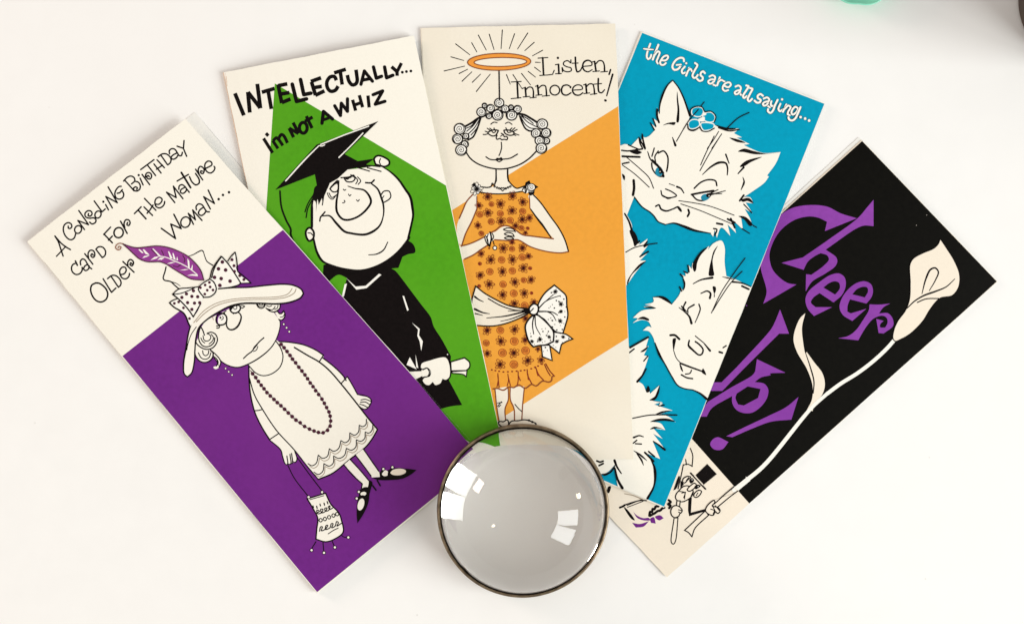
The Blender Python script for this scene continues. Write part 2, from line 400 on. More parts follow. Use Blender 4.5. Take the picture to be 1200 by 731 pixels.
C1 = '''
V A 50 150 5
V C 140 280 5
V D 200 330 5
V E 270 450 5
V r3 270 370 4.875
V r4 320 500 4.875
V t1 60 220 12
V t2 130 160 12
V t2b 130 190 12
V t3 55 250 12
V t4 120 225 12
V t5 80 270 12
V t6 80 300 12
V t7 180 185 12
V t8 180 225 12
V fe 150 285 12
V y 195 330 12
V x 220 350 12
V z 215 370 12
V h 275 335 12
> color_panel
p purple @p 143.5,417 331.5,269.5 600,59 900,900 372,900
> lettering
c ink
@t3
s 1.4 112,320 160,400 200,520 228,600 | 112,320 200,420 270,475 330,510
s 1.2 133,605 200,535 265,465
s 1.4 300,182 300,205 318,215 348,195 340,150 295,132 245,165 230,230 255,310 310,365 350,370 385,345 405,285
a 1.4 48 56 20 438,228
@t1
l 1.4 468,588 375,462 525,520 388,322
s 1.4 525,365 520,392 550,400 575,370 560,332 515,325 475,365 485,410 540,430 600,425 630,455 620,490 575,510 540,485
a 1.4 42 52 25 658,378
l 1.4 605,188 715,340 760,300 | 765,238 805,312
d 17 733,198
l 1.4 860,285 768,125 930,212 800,-10
@t2b
s 1.4 145,342 115,345 70,395 55,450 75,505 120,522 165,500 180,455 165,415
s 1.4 88,440 125,430 160,388
s 1.4 190,252 260,330 325,405
s 1.4 178,268 230,215 280,198 325,220 335,265 290,308
s 1.4 335,270 385,285 412,330 405,380 365,408 330,400 315,375 345,350 372,365 362,385
l 1.4 410,228 452,322
d 17 390,185
l 1.4 438,175 545,318
s 1.4 485,215 495,165 525,148 562,165 572,205 550,238 515,232 505,205 525,190 540,208
@t2
l 1.4 418,467 605,328 | 515,405 628,550 | 605,388 705,515 | 648,330 752,440 | 640,462 725,405
s 1.4 665,285 720,248 770,245 820,275 845,320 835,370 800,400
l 1.4 705,268 795,398
s 1.4 825,245 820,205 850,175 895,180 930,225 960,270 990,270 1005,225
s 1.4 925,235 870,265 845,300 875,322 920,300 945,260
l 1.4 930,138 1018,168 1065,280 | 1028,60 1020,165
@t5
l 1.6 100,430 128,490
s 1.4 110,460 65,480 45,530 60,585 110,620 165,605 195,560 195,520
s 1.4 175,485 170,435 200,402 235,415 265,465 300,520 330,540
s 1.4 275,475 230,505 218,545 245,565 285,540 295,500
l 1.4 232,328 345,475
s 1.4 285,390 280,320 310,280 350,285 372,320 368,365 345,380 318,355 335,328 350,348
l 1.4 388,265 478,382
s 1.4 388,265 425,232 480,235 520,280 525,320 510,360 478,382
@t3
l 1.5 805,295 920,415
l 1.4 798,298 895,195 | 865,378 920,320
a 1.6 65 72 15 1008,272
l 1.5 1035,112 1128,282
s 1.4 1095,205 1085,140 1110,92 1150,95 1170,135 1150,172 1125,160 1135,130
@t4
l 1.4 450,305 545,210 | 585,212 705,330 | 592,92 752,258
l 1.6 505,258 612,378
l 1.4 628,300 668,255 712,185
s 1.4 745,170 790,175 830,140 838,100 800,75 755,95 738,150 755,205 800,225 845,205 872,165 875,135
@t7
l 1.4 298,630 182,485 318,560 278,400 412,575
s 1.4 355,445 360,400 395,378 435,400 470,445 502,485
s 1.4 440,415 385,450 378,485 410,502 450,475 465,440
l 2.0 390,208 520,420
l 1.4 330,328 490,235
s 1.5 505,268 540,340 595,382 640,355 640,305 590,222
l 1.4 590,162 690,312
s 1.4 640,235 628,165 655,122 695,140 712,180 695,222 665,215 665,185 688,190
s 1.4 735,150 820,98 810,60 765,48 725,85 722,140 750,195 800,215 845,185 862,140 850,122
@t8
l 1.5 108,512 308,655 242,452 388,515 285,315
a 1.4 65 75 20 448,425
l 1.4 560,455 488,302 588,392 550,255 680,400
s 1.4 602,250 598,205 630,170 680,180 715,230 745,275 785,280
s 1.4 700,215 645,260 632,305 670,332 715,305 740,265
l 1.4 798,240 705,68 855,162 768,-25
d 19 915,102 975,43 1060,5
@t6
s 1.6 385,378 330,410 315,480 345,570 400,630 465,645 530,610 555,540 535,470 480,410 430,382 383,379
l 1.4 490,320 608,510 670,450 | 605,290 705,438
s 1.4 552,318 610,275 665,275 720,320 742,370 735,410 705,438
s 1.4 735,262 785,250 815,200 800,160 760,158 725,200 730,260 760,310 810,320 850,290 862,245
l 1.4 768,78 925,228
s 1.4 838,130 838,85 870,50 905,65 918,100 895,138 868,120 880,95 898,112
> drawn_woman
@E
f cream 108,-105* 110,-20 118,60 140,155 165,215 228,322* 295,385 305,420 325,470 345,468 362,462 390,440 375,385* 515,557* 600,520 700,440 790,370 830,320 862,265* 750,125* 785,145 808,135 825,95 815,80 745,60 715,10 685,-45* 665,-30* 660,-50 610,-100 545,-155* 545,-170* 500,-200 430,-230 350,-245 285,-250 262,-262* 215,-225 150,-175 95,-130
@D
f cream 200,230* 400,130* 560,130* 600,175 640,240 635,290 612,350 580,395 520,445 455,482 400,500 360,499 310,475 260,430 160,330
c ink
s .5:1.3:.9 600,172 625,195 641,240 635,290 612,350 580,395 520,445 455,482 400,501 360,498 310,476 260,430 232,402
s .9 615,345 645,390 658,440 640,500 590,540 540,550 500,535 455,488
@E
s 1.3 108,-105 110,-20 118,60 140,155 165,215 195,270 228,322
s .9 140,155 165,153 185,148
l .9 228,325 280,290
s 1 110,-40 140,60 190,150 270,270 375,385 450,480 515,557
s 1 228,325 295,385 305,420 315,455
s .9 315,455 325,470 335,468 331,420 | 335,465 345,469 354,464 349,410 | 354,464 362,463 364,450 358,405 | 364,450 378,458 390,440 376,388
s 1.3 515,557 600,520 700,440 790,370 830,320 862,265
s 1.4 862,265 800,190 750,125 650,0 580,-80 520,-130 450,-170 375,-215
s 1.2 285,-250 350,-245 430,-230 500,-200 545,-170
l 1 545,-170 520,-130 | 650,-5 685,-45
s 1.2 540,-155 610,-100 660,-50 678,-22
s 1 685,-45 712,0 745,60
s 1 745,60 780,65 815,80 826,98 808,136 788,147 765,138 750,125
s .8 765,92 790,88 824,100 | 762,105 790,104 816,119 | 758,116 782,124 806,137
s .8 455,465 478,477 503,462 515,415 | 515,415 540,433 568,422 580,378 | 580,378 606,392 634,376 648,330 | 648,330 672,342 695,326 700,285 | 700,285 728,298 750,280 755,240 | 755,240 776,248 794,235 797,205
s .8 490,515 516,528 542,508 548,465 | 548,465 578,479 602,462 605,420 | 605,420 636,434 668,416 680,375 | 680,375 708,386 734,368 738,325 | 738,325 764,334 786,318 790,280 | 790,280 812,286 830,268 835,235
c sepia
s .4 464,478 486,491 511,476 522,432 | 523,432 548,449 576,437 587,394 | 588,394 614,408 642,391 654,346 | 655,346 680,358 702,341 707,300 | 708,300 736,313 757,295 762,255 | 763,255 784,263 801,250 805,220
s .4 498,529 524,542 549,522 555,481 | 556,481 586,494 609,477 612,436 | 613,436 644,449 675,431 687,391 | 688,391 716,401 741,383 745,341 | 746,341 772,349 793,333 797,296 | 798,296 820,301 836,284 841,250
c ink
c ink
@x
e white 72 80 0 477,285
f purple 475,206* 425,225 402,285 412,345 432,362* 424,300 440,250 490,217*
s 1.4 475,206 422,228 400,285 410,340 440,365 480,368 530,345 550,290 535,235 505,212
d 15 460,265
s .6 470,295 490,290 500,265 490,245
s 1.6 415,178 460,205 515,207
s .7 500,200 540,170
s .9 440,360 430,380 405,383 | 450,375 440,408 408,412
e white 72 48 -10 668,145
f ink 595,110 660,95 722,80 738,100 665,108 628,140 608,170
s 1.4 598,115 595,155 620,190 665,202 715,180 740,140 735,105
s .6 640,130 665,150 692,130 685,105
s .8 735,100 770,95 800,105 | 740,120 772,130 800,108
s .8:1.9:1 640,212 665,200 715,195 750,240 745,300 700,390 640,432 585,430 550,390 545,340 552,300
@z
s 1.1 845,598 900,545 960,500 1010,430 1070,360 1130,308
f ink 965,495* 985,440 1030,398 1045,402 1010,450
s .7 985,500 1025,480 1046,430
c sepia
@x
s .5 360,220 352,260 360,295
> drawn_woman/hair1
c ink
@D
f cream 145,395 160,330 205,290 245,295 272,330 265,370 240,400 245,440 225,468 190,472 155,450
f cream 235,405* 275,440 293,475 285,500 262,512 250,500 272,490 272,470 255,448
@z
s 1.1 235,140 270,200 295,270 | 230,170 212,280 225,360 270,420 320,435 380,420 430,370 440,310 | 335,245 390,230 450,260 478,330 455,400 400,455 320,470 240,440 180,380 165,290
s .8 275,280 290,340 330,355 370,335 385,295 360,260 330,250 | 245,310 270,360 300,380 | 360,395 410,350 420,300 390,260
s 1.2 165,400 150,480 175,570 230,635 300,655 370,630 410,580 415,520 380,485
s .8 210,520 250,590 310,610 360,585 385,520 | 270,490 280,540 315,560 350,530 355,490
s 1 380,480 450,540 510,610 525,660 500,720 | 415,562 470,610 488,660 460,705
s .7 430,590 470,640 490,690
> drawn_woman/hair2
@h
f cream 440,250 640,250* 637,310 600,350* 640,390 690,350* 706,400 690,450 650,482 620,470 560,370 450,310
s 1 305,250 330,295 370,315 410,300 430,260
s .5 320,258 350,290 390,290 420,260 | 340,255 370,275 400,255
s 1 440,310 490,350 550,365 600,345 635,310 640,260
s .7 445,275 490,290 520,275 | 470,325 530,335 570,290 | 560,330 600,310 610,270
s 1.1 560,368 600,358 632,390 662,385 690,350
s 1 690,350 708,400 695,450 655,482 620,470
s .6 640,440 680,430 700,395
f ink 445,310 480,350 510,360 500,335
> drawn_woman/earring1
@h
b cream 15 690,537 730,588 768,642
> drawn_woman/earring2
@D
b cream 5.5 322,508 340,527 360,546
> drawn_woman/hat
c ink
@fe
s .6:1.2 850,185 920,160 1000,115 1040,102 1060,120
s .6:1.2 1060,120 1085,200 1110,255 1190,310
s 1.2 535,335 520,400 495,490 510,518 600,540 650,585 720,645
s .9:.4 600,540 680,565 735,600
@D
f cream 130,215 160,170 190,100 240,60 280,42 360,36 460,33 560,22 660,15 720,22 765,45 778,70 760,95 700,120 620,130 520,127 420,128 350,143 280,178 215,220 165,270 148,330 142,400 138,470 122,535 98,557 80,540 76,480 90,390 105,300 118,260
s 1.2:1.4:1.4 280,42 360,36 460,33 560,22 660,15 720,22 765,45 778,70
s 1.6:1.9:1.4:1.2 778,70 760,95 700,120 620,130 520,127 420,128 350,143 280,178 215,220 165,270 148,330 142,400 138,470 122,535 98,557
s 1.2:1.6:1.2 98,557 80,540 76,480 90,390 105,300 118,255
s .6 150,265 120,310 100,370 95,400
c sepia
s .5 135,240 190,175 260,130 350,105 460,95 580,92 650,85 690,70 712,40 | 150,235 200,185 270,140 360,115 480,105 600,102 680,90 725,65 735,42
> drawn_woman/hat_bow
c ink
@C
f white 532,235* 595,102* 640,150* 678,78* 690,190 770,258* 710,260* 650,283 580,292 560,300
@y
f white 85,180* 175,105* 440,75* 530,220* 480,310 378,495* 370,550 335,640* 305,570 280,500 180,400 110,360 45,298* 160,237*
@C
f white 462,290 470,265 530,235 550,250 567,290 560,315 530,338 495,342 475,320
@y
s 1 85,180 175,105 300,90 440,75
s .9 85,180 200,165 300,130 400,85
s 1.3 90,180 160,235 260,335 330,420 378,495
s 1.1 378,495 430,400 482,310
s 1 45,298 80,270 160,238
s 1.4 45,298 110,360 180,400 240,440 280,500 305,570 335,635
@C
s 1.2 465,285 462,295 475,318 490,335 | 465,280 490,258 530,235 | 530,235 552,252 567,290 560,315 530,338 490,342
s 1 530,230 545,175 595,102 | 540,228 560,160 598,104
s 1.2 600,104 640,150 690,225 710,258 | 710,258 700,268 650,283 580,291
s 1 635,130 655,100 678,78 | 678,78 688,130 692,185 | 692,190 730,220 770,258 | 770,258 712,260
c maroon
@y
d 24 380,128 282,172 218,222 358,207 440,212 298,295 395,302 468,296 358,390 755,55
d 20 112,305 172,285 240,368 325,518 478,85 545,47 615,75 575,120 655,118 540,175 605,10
@C
d 11 603,135 580,175 622,182 557,225 596,232 648,247 588,272
d 9 660,122 671,157 674,190 705,215 729,238
> drawn_woman/feather
c maroon
@fe
O feather .9 -80,5* 0,38 120,65 250,55 400,40 540,55 680,100 850,190 980,320 1030,400 1065,515* 1000,515 880,500 770,440 640,360 540,295 450,262 360,262 260,258 160,220 80,150 0,75
c brown
@t5
s .7 765,187 720,182 680,205 665,240 690,272 725,268 742,235 715,225 700,248
@fe
p white 145,90 165,85 215,130 215,142 190,135
p white 205,88 225,85 300,160 285,165 245,150
p white 310,168 230,180 200,210 270,190
p white 340,75 360,78 460,178 430,180
p white 315,240 370,195 440,183 400,215
p white 410,238 450,205 515,205 470,235 455,228
p white 562,115 578,115 628,215 595,215
p white 625,140 640,140 672,235 640,225
p white 690,185 705,240 680,240
p white 545,290 600,268 675,262 610,285
p white 835,215 862,250 868,345 845,340
p white 905,300 910,320 905,375 885,365
p white 722,380 800,365 865,365 800,380
p white 830,455 900,435 970,440 985,465 900,455
c white
s .7 440,182 540,200 640,245 740,285 850,345 930,405 975,445
c maroon
s .5 470,100 490,140 500,170 | 640,320 700,330 740,300 | 770,170 800,230 790,270 | 330,90 370,130 410,170
> drawn_woman/necklace
c maroon
@r3
d 11 127,330 145,352 160,374 176,396 192,416 209,438 228,457 249,477 268,495 289,513 310,533 331,554 353,575 375,595 399,610 424,631 452,646 478,657 503,665 530,667 555,653 570,629 573,600 570,572 563,548 550,523 537,499 523,475 504,449 487,427 472,404 456,383 441,359 426,337 409,315 391,293 373,268 355,247 341,226 324,203 307,182 290,163
s .5 115,312 192,416 310,533 424,631 530,667 573,600 523,475 441,359 355,247 285,155
> drawn_woman/leg1
c ink
@r4
f cream 405,215* 440,185* 500,250 550,310* 540,350* 505,350* 510,325*
s 1 405,215 450,270 510,325 | 440,185 500,250 550,310
l 1 510,325 505,350
> drawn_woman/leg2
f cream 470,160* 515,125* 560,190 605,255* 612,285* 565,288*
s 1 470,160 520,225 560,280 | 515,125 560,190 603,252
> drawn_woman/shoe1
c ink
@r4
f ink 565,290* 610,285 625,250 640,258 660,245 700,235 760,238 820,245* 790,270 740,295 680,303 600,302
e cream5 45 19 -5 715,257
e cream 20 17 0 640,264
s 2.4 618,288 616,265 630,245 | 662,285 662,262 677,240
b cream 8 630,240 682,230
l 1.4 595,305 612,335 | 565,330 588,360
> drawn_woman/shoe2
f ink 550,305 567,315 560,350 550,390 545,430 520,490 482,550* 478,500 480,440 490,400 495,365 540,345
e cream 18 35 15 502,442
e cream 17 11 -10 516,381
s 2.4 497,366 525,350 548,352 | 485,407 510,396 540,405
b cream 8 490,370 478,408
> drawn_woman/handbag
c ink
s .8 85,220 120,290 200,395 | 135,170 200,260 280,365
O cream 1.2 195,410* 300,378* 330,440 375,490 390,530 400,600 350,640 300,655 245,640* 250,580 255,520 225,460
l .6 210,415 290,392
l .7 245,655 220,695 | 285,655 290,710 | 335,645 352,685
s .7 388,615 405,628 430,630
b cream 8 203,400 280,372 220,703 291,718 353,687 430,630
s 1.1 228,450 231,460 | 249,452 252,464 | 268,440 271,450 | 291,434 294,446 | 309,426 313,438
s .9 245,495 265,480 250,475 255,495 275,490 285,470 272,470 278,490 300,480 308,462 295,465 300,480 318,475 325,450 316,455 325,470 340,462
a .8 9 10 0 272,532 296,525 320,515 345,505 366,497
s .9 265,595 272,570 282,570 275,592 295,585 303,562 313,562 300,585 325,575 333,552 343,552 335,575 355,565 363,540 373,545 365,565 390,550
s .7 315,610 345,590 372,577
> color_panel
p wear @p 264.2,564.5 266.5,566 266.6,569
p wear 341,658 343.2,660.2 343,662.6 340.8,660.4
p wear 344.5,662.5 346.6,664.4 346.2,666.8
'''
C2 = '''
V a 262 60 10
V b 372 40 10
V t3 300 95 7.942
V t4 380 90 10
V t5 310 130 7.456
V t6 350 180 7.456
V t7 330 230 7.456
V t8 380 300 5.4545
V t9 440 390 5.219
> color_panel
p green @p 322,98 524.3,218.5 593.5,541 588,541 536.5,509.3 330,392 312,245
> worn_fold
c wear
p wear @p 261,85 264.5,84.4 265,95 267.5,110 268,130 273,150 275,170 281,195 284,215 290,235 297,260 290,235 283,215 277,180 270,140
c worn2
s .7:.3:.9:.2:.6 @p 265,90 267,112 268,131 273,152 275.5,172 281,197 284,216 291,238
> lettering
c ink
@a
l 4.4 133,496 238,755
l 4.4 285,480 307,722 | 285,482 430,668 | 395,385 432,672
l 4.2 448,484 598,440 | 522,465 560,680
l 4.2 638,392 682,612 | 640,407 747,386 | 655,508 772,488 | 682,605 785,563
l 4.2 805,390 855,592 972,562 | 902,335 940,512 1022,495
l 4.2 1030,362 1078,520 | 1022,358 1143,315 | 1050,432 1152,415 | 1075,520 1183,468
@b
s 4 222,545 200,502 150,505 112,560 117,630 155,672 210,660 243,612
l 4 195,458 333,415 | 268,445 290,595
s 4 350,482 372,560 410,598 450,585 466,550 460,480 452,420
l 3.6 510,592 550,435 645,555 | 530,542 620,525
l 3.8 657,388 690,520 752,497 | 787,388 810,515 885,485 | 868,385 932,442 935,492
l 3.6 985,342 935,440
d 17 995,450 1043,442 1095,436
@t3
l 3.6 70,535 155,670 | 92,487 115,512
l 3.4 155,555 205,630
s 3.4 158,558 190,530 210,545 250,602
s 3.4 205,548 235,500 258,510 293,578
l 3.6 308,440 350,525 | 308,440 395,490 | 345,388 398,490
a 3.6 36 50 0 440,437
l 3.6 455,377 527,337 | 468,328 522,440
l 3.8 614,395 628,285 712,355
l 3.2 622,365 680,345
@t4
l 3.6 122,342 190,457 200,312 272,408 272,260
l 3.6 332,272 368,400 | 410,218 450,360 | 350,335 435,305 | 512,222 526,362 | 572,213 685,168 597,325 712,290
> drawn_graduate
f ink @p 379,310.5* 378.3,324* 384.6,330.3* 396.5,322 406.6,325.7* 400,349* 405,358* 450,415* 505,480* 512.8,480* 528,476 541.6,474.3* 534,460 526.2,445.6* 528.5,417.3* 517.5,397.2 508.3,382.5 504.7,371.5 493.7,356.8 482.7,342.2 471.7,327.5 463.4,317.4 458.8,314.7* 467,313.8* 471.7,301* 478,298 486.2,296 486.2,290 483,285 477.5,281.6* 440,300* 400,305*
@t7
f cream 560,-230* 700,-245 869,-263 950,-213 1020,-148 1080,-60 1124,10 1144,110 1148,170 1134,250 1100,380 1020,480 920,560 800,620 680,648 560,638 450,608 360,565 310,490 280,375 265,270 265,100 275,20 330,-80*
@t8
p white 140,140 200,195 265,190 350,113 365,120 270,205 205,215
p white 130,180 145,175 125,260 112,260
p white 500,255 510,255 540,345 530,350
p white 560,425 610,465 605,505 630,545 620,605 610,545 595,510 600,470
c white
d 4 788,628
c ink
@t6
s 1:2.4:2.8:3.2:2.4:2.6 720,110 800,160 870,225 930,310 975,380 995,480 1000,540 985,620 957,740
@t7
s 2.6:1.6:1.2:1.4:2.4:1.8:2.6:2 1115,360 1100,385 1020,480 920,560 800,620 680,648 560,638 450,608 360,568 310,490 280,375
l 2.6 265,270 265,100
s 2.4:1 265,100 268,60 282,10
O cream 2 280,310 245,275 215,300 215,350 240,390 275,370
s .9 230,320 260,325 270,340
@t6
O cream 1.8 672,95* 660,45 690,20 740,30 790,65 790,95 750,115 718,108*
s .9 715,45 705,75 715,95
s 1.2:2.6:2.2:2.6:1.2:2.2:1.4 210,545 270,545 330,610 400,680 450,695 590,705 700,640 740,540 740,450 720,380 690,310 635,262
s 1.6 585,255 635,255 660,232
s 1.4 185,590 190,560 230,510
s 1.1 190,552 215,540 | 715,370 745,330 790,330 805,375 790,400 740,430
s .7 725,400 745,370
s .8:2.4:2:2.4:1.4 430,285 490,305 570,320 610,360 632,420 600,480 520,550 430,580 380,570 335,510 330,430 345,330 350,240
s .8 390,312 400,322 412,315 | 435,355 445,370 457,360 | 505,405 518,417 530,403 | 383,430 395,430 405,420 398,410
s 1.2 272,310 300,280 335,255 347,290 335,330 300,335 275,312
f ink 270,300 340,230 347,255 300,280
s .8 250,345 265,380 295,400 330,360 | 265,345 290,385 322,368
f ink 360,210* 430,204 472,204 430,222
s 1.2 370,212 440,205 480,190 492,220 470,245 420,245 400,222
e ink 16 10 0 424,220
s .9 455,185 495,215 | 495,205 515,235 500,265 | 515,205 542,240 520,270
@t7
s .7:1.5:.8 760,512 830,505 890,470 928,400
> drawn_graduate/hair
@t6
f ink 145,290 270,245 242,330 215,390* 210,450* 203,390* 175,450* 165,400 152,510* 147,420 120,400 130,340
s 1 130,360 80,440 55,510 | 120,400 80,480 65,560
s .9 260,270 225,350 207,450
f ink 420,135* 500,90 580,68 650,52* 600,78 590,100 540,118
s 1.2 480,110 600,105 712,115
s 1 520,125 620,155 | 600,125 720,157
> drawn_graduate/mortarboard
@t5
p ink 95,690 455,297 995,91 700,378 815,440 960,418 880,475 930,490 800,500 725,514 640,592 560,637 520,662 500,700 440,731 460,665 440,555
c white
s 1.2:1.4:.9 185,612 350,430 470,310
l 1 490,295 700,210 910,135
s 1 650,408 760,300 860,195
s .8 475,305 500,308 525,298
c ink
@t7
s 1.6:1.8:2 -14,-45 -12,0 0,100 40,210 80,290 80,330 105,405
> drawn_graduate/scroll
@t9
p white 210,148 252,222 190,195
p white 245,132 262,215 250,210
O cream 1 170,235* 285,230* 290,265* 225,298*
O cream 1.2 275,215 280,185 330,165 430,147 455,190 455,270 430,290 412,285* 400,310 365,322 350,305* 330,322 305,318 285,290 300,270 330,262 335,235 315,215 290,222
f cream 283,226 300,217 318,216 336,238 322,266 292,272
s 1.1 290,225 315,215 330,240 320,265 295,270
O cream 1.2 460,177* 545,152* 575,180 575,210 555,230* 463,232*
O cream 1 466,236* 560,230* 555,268* 540,255 470,246*
'''
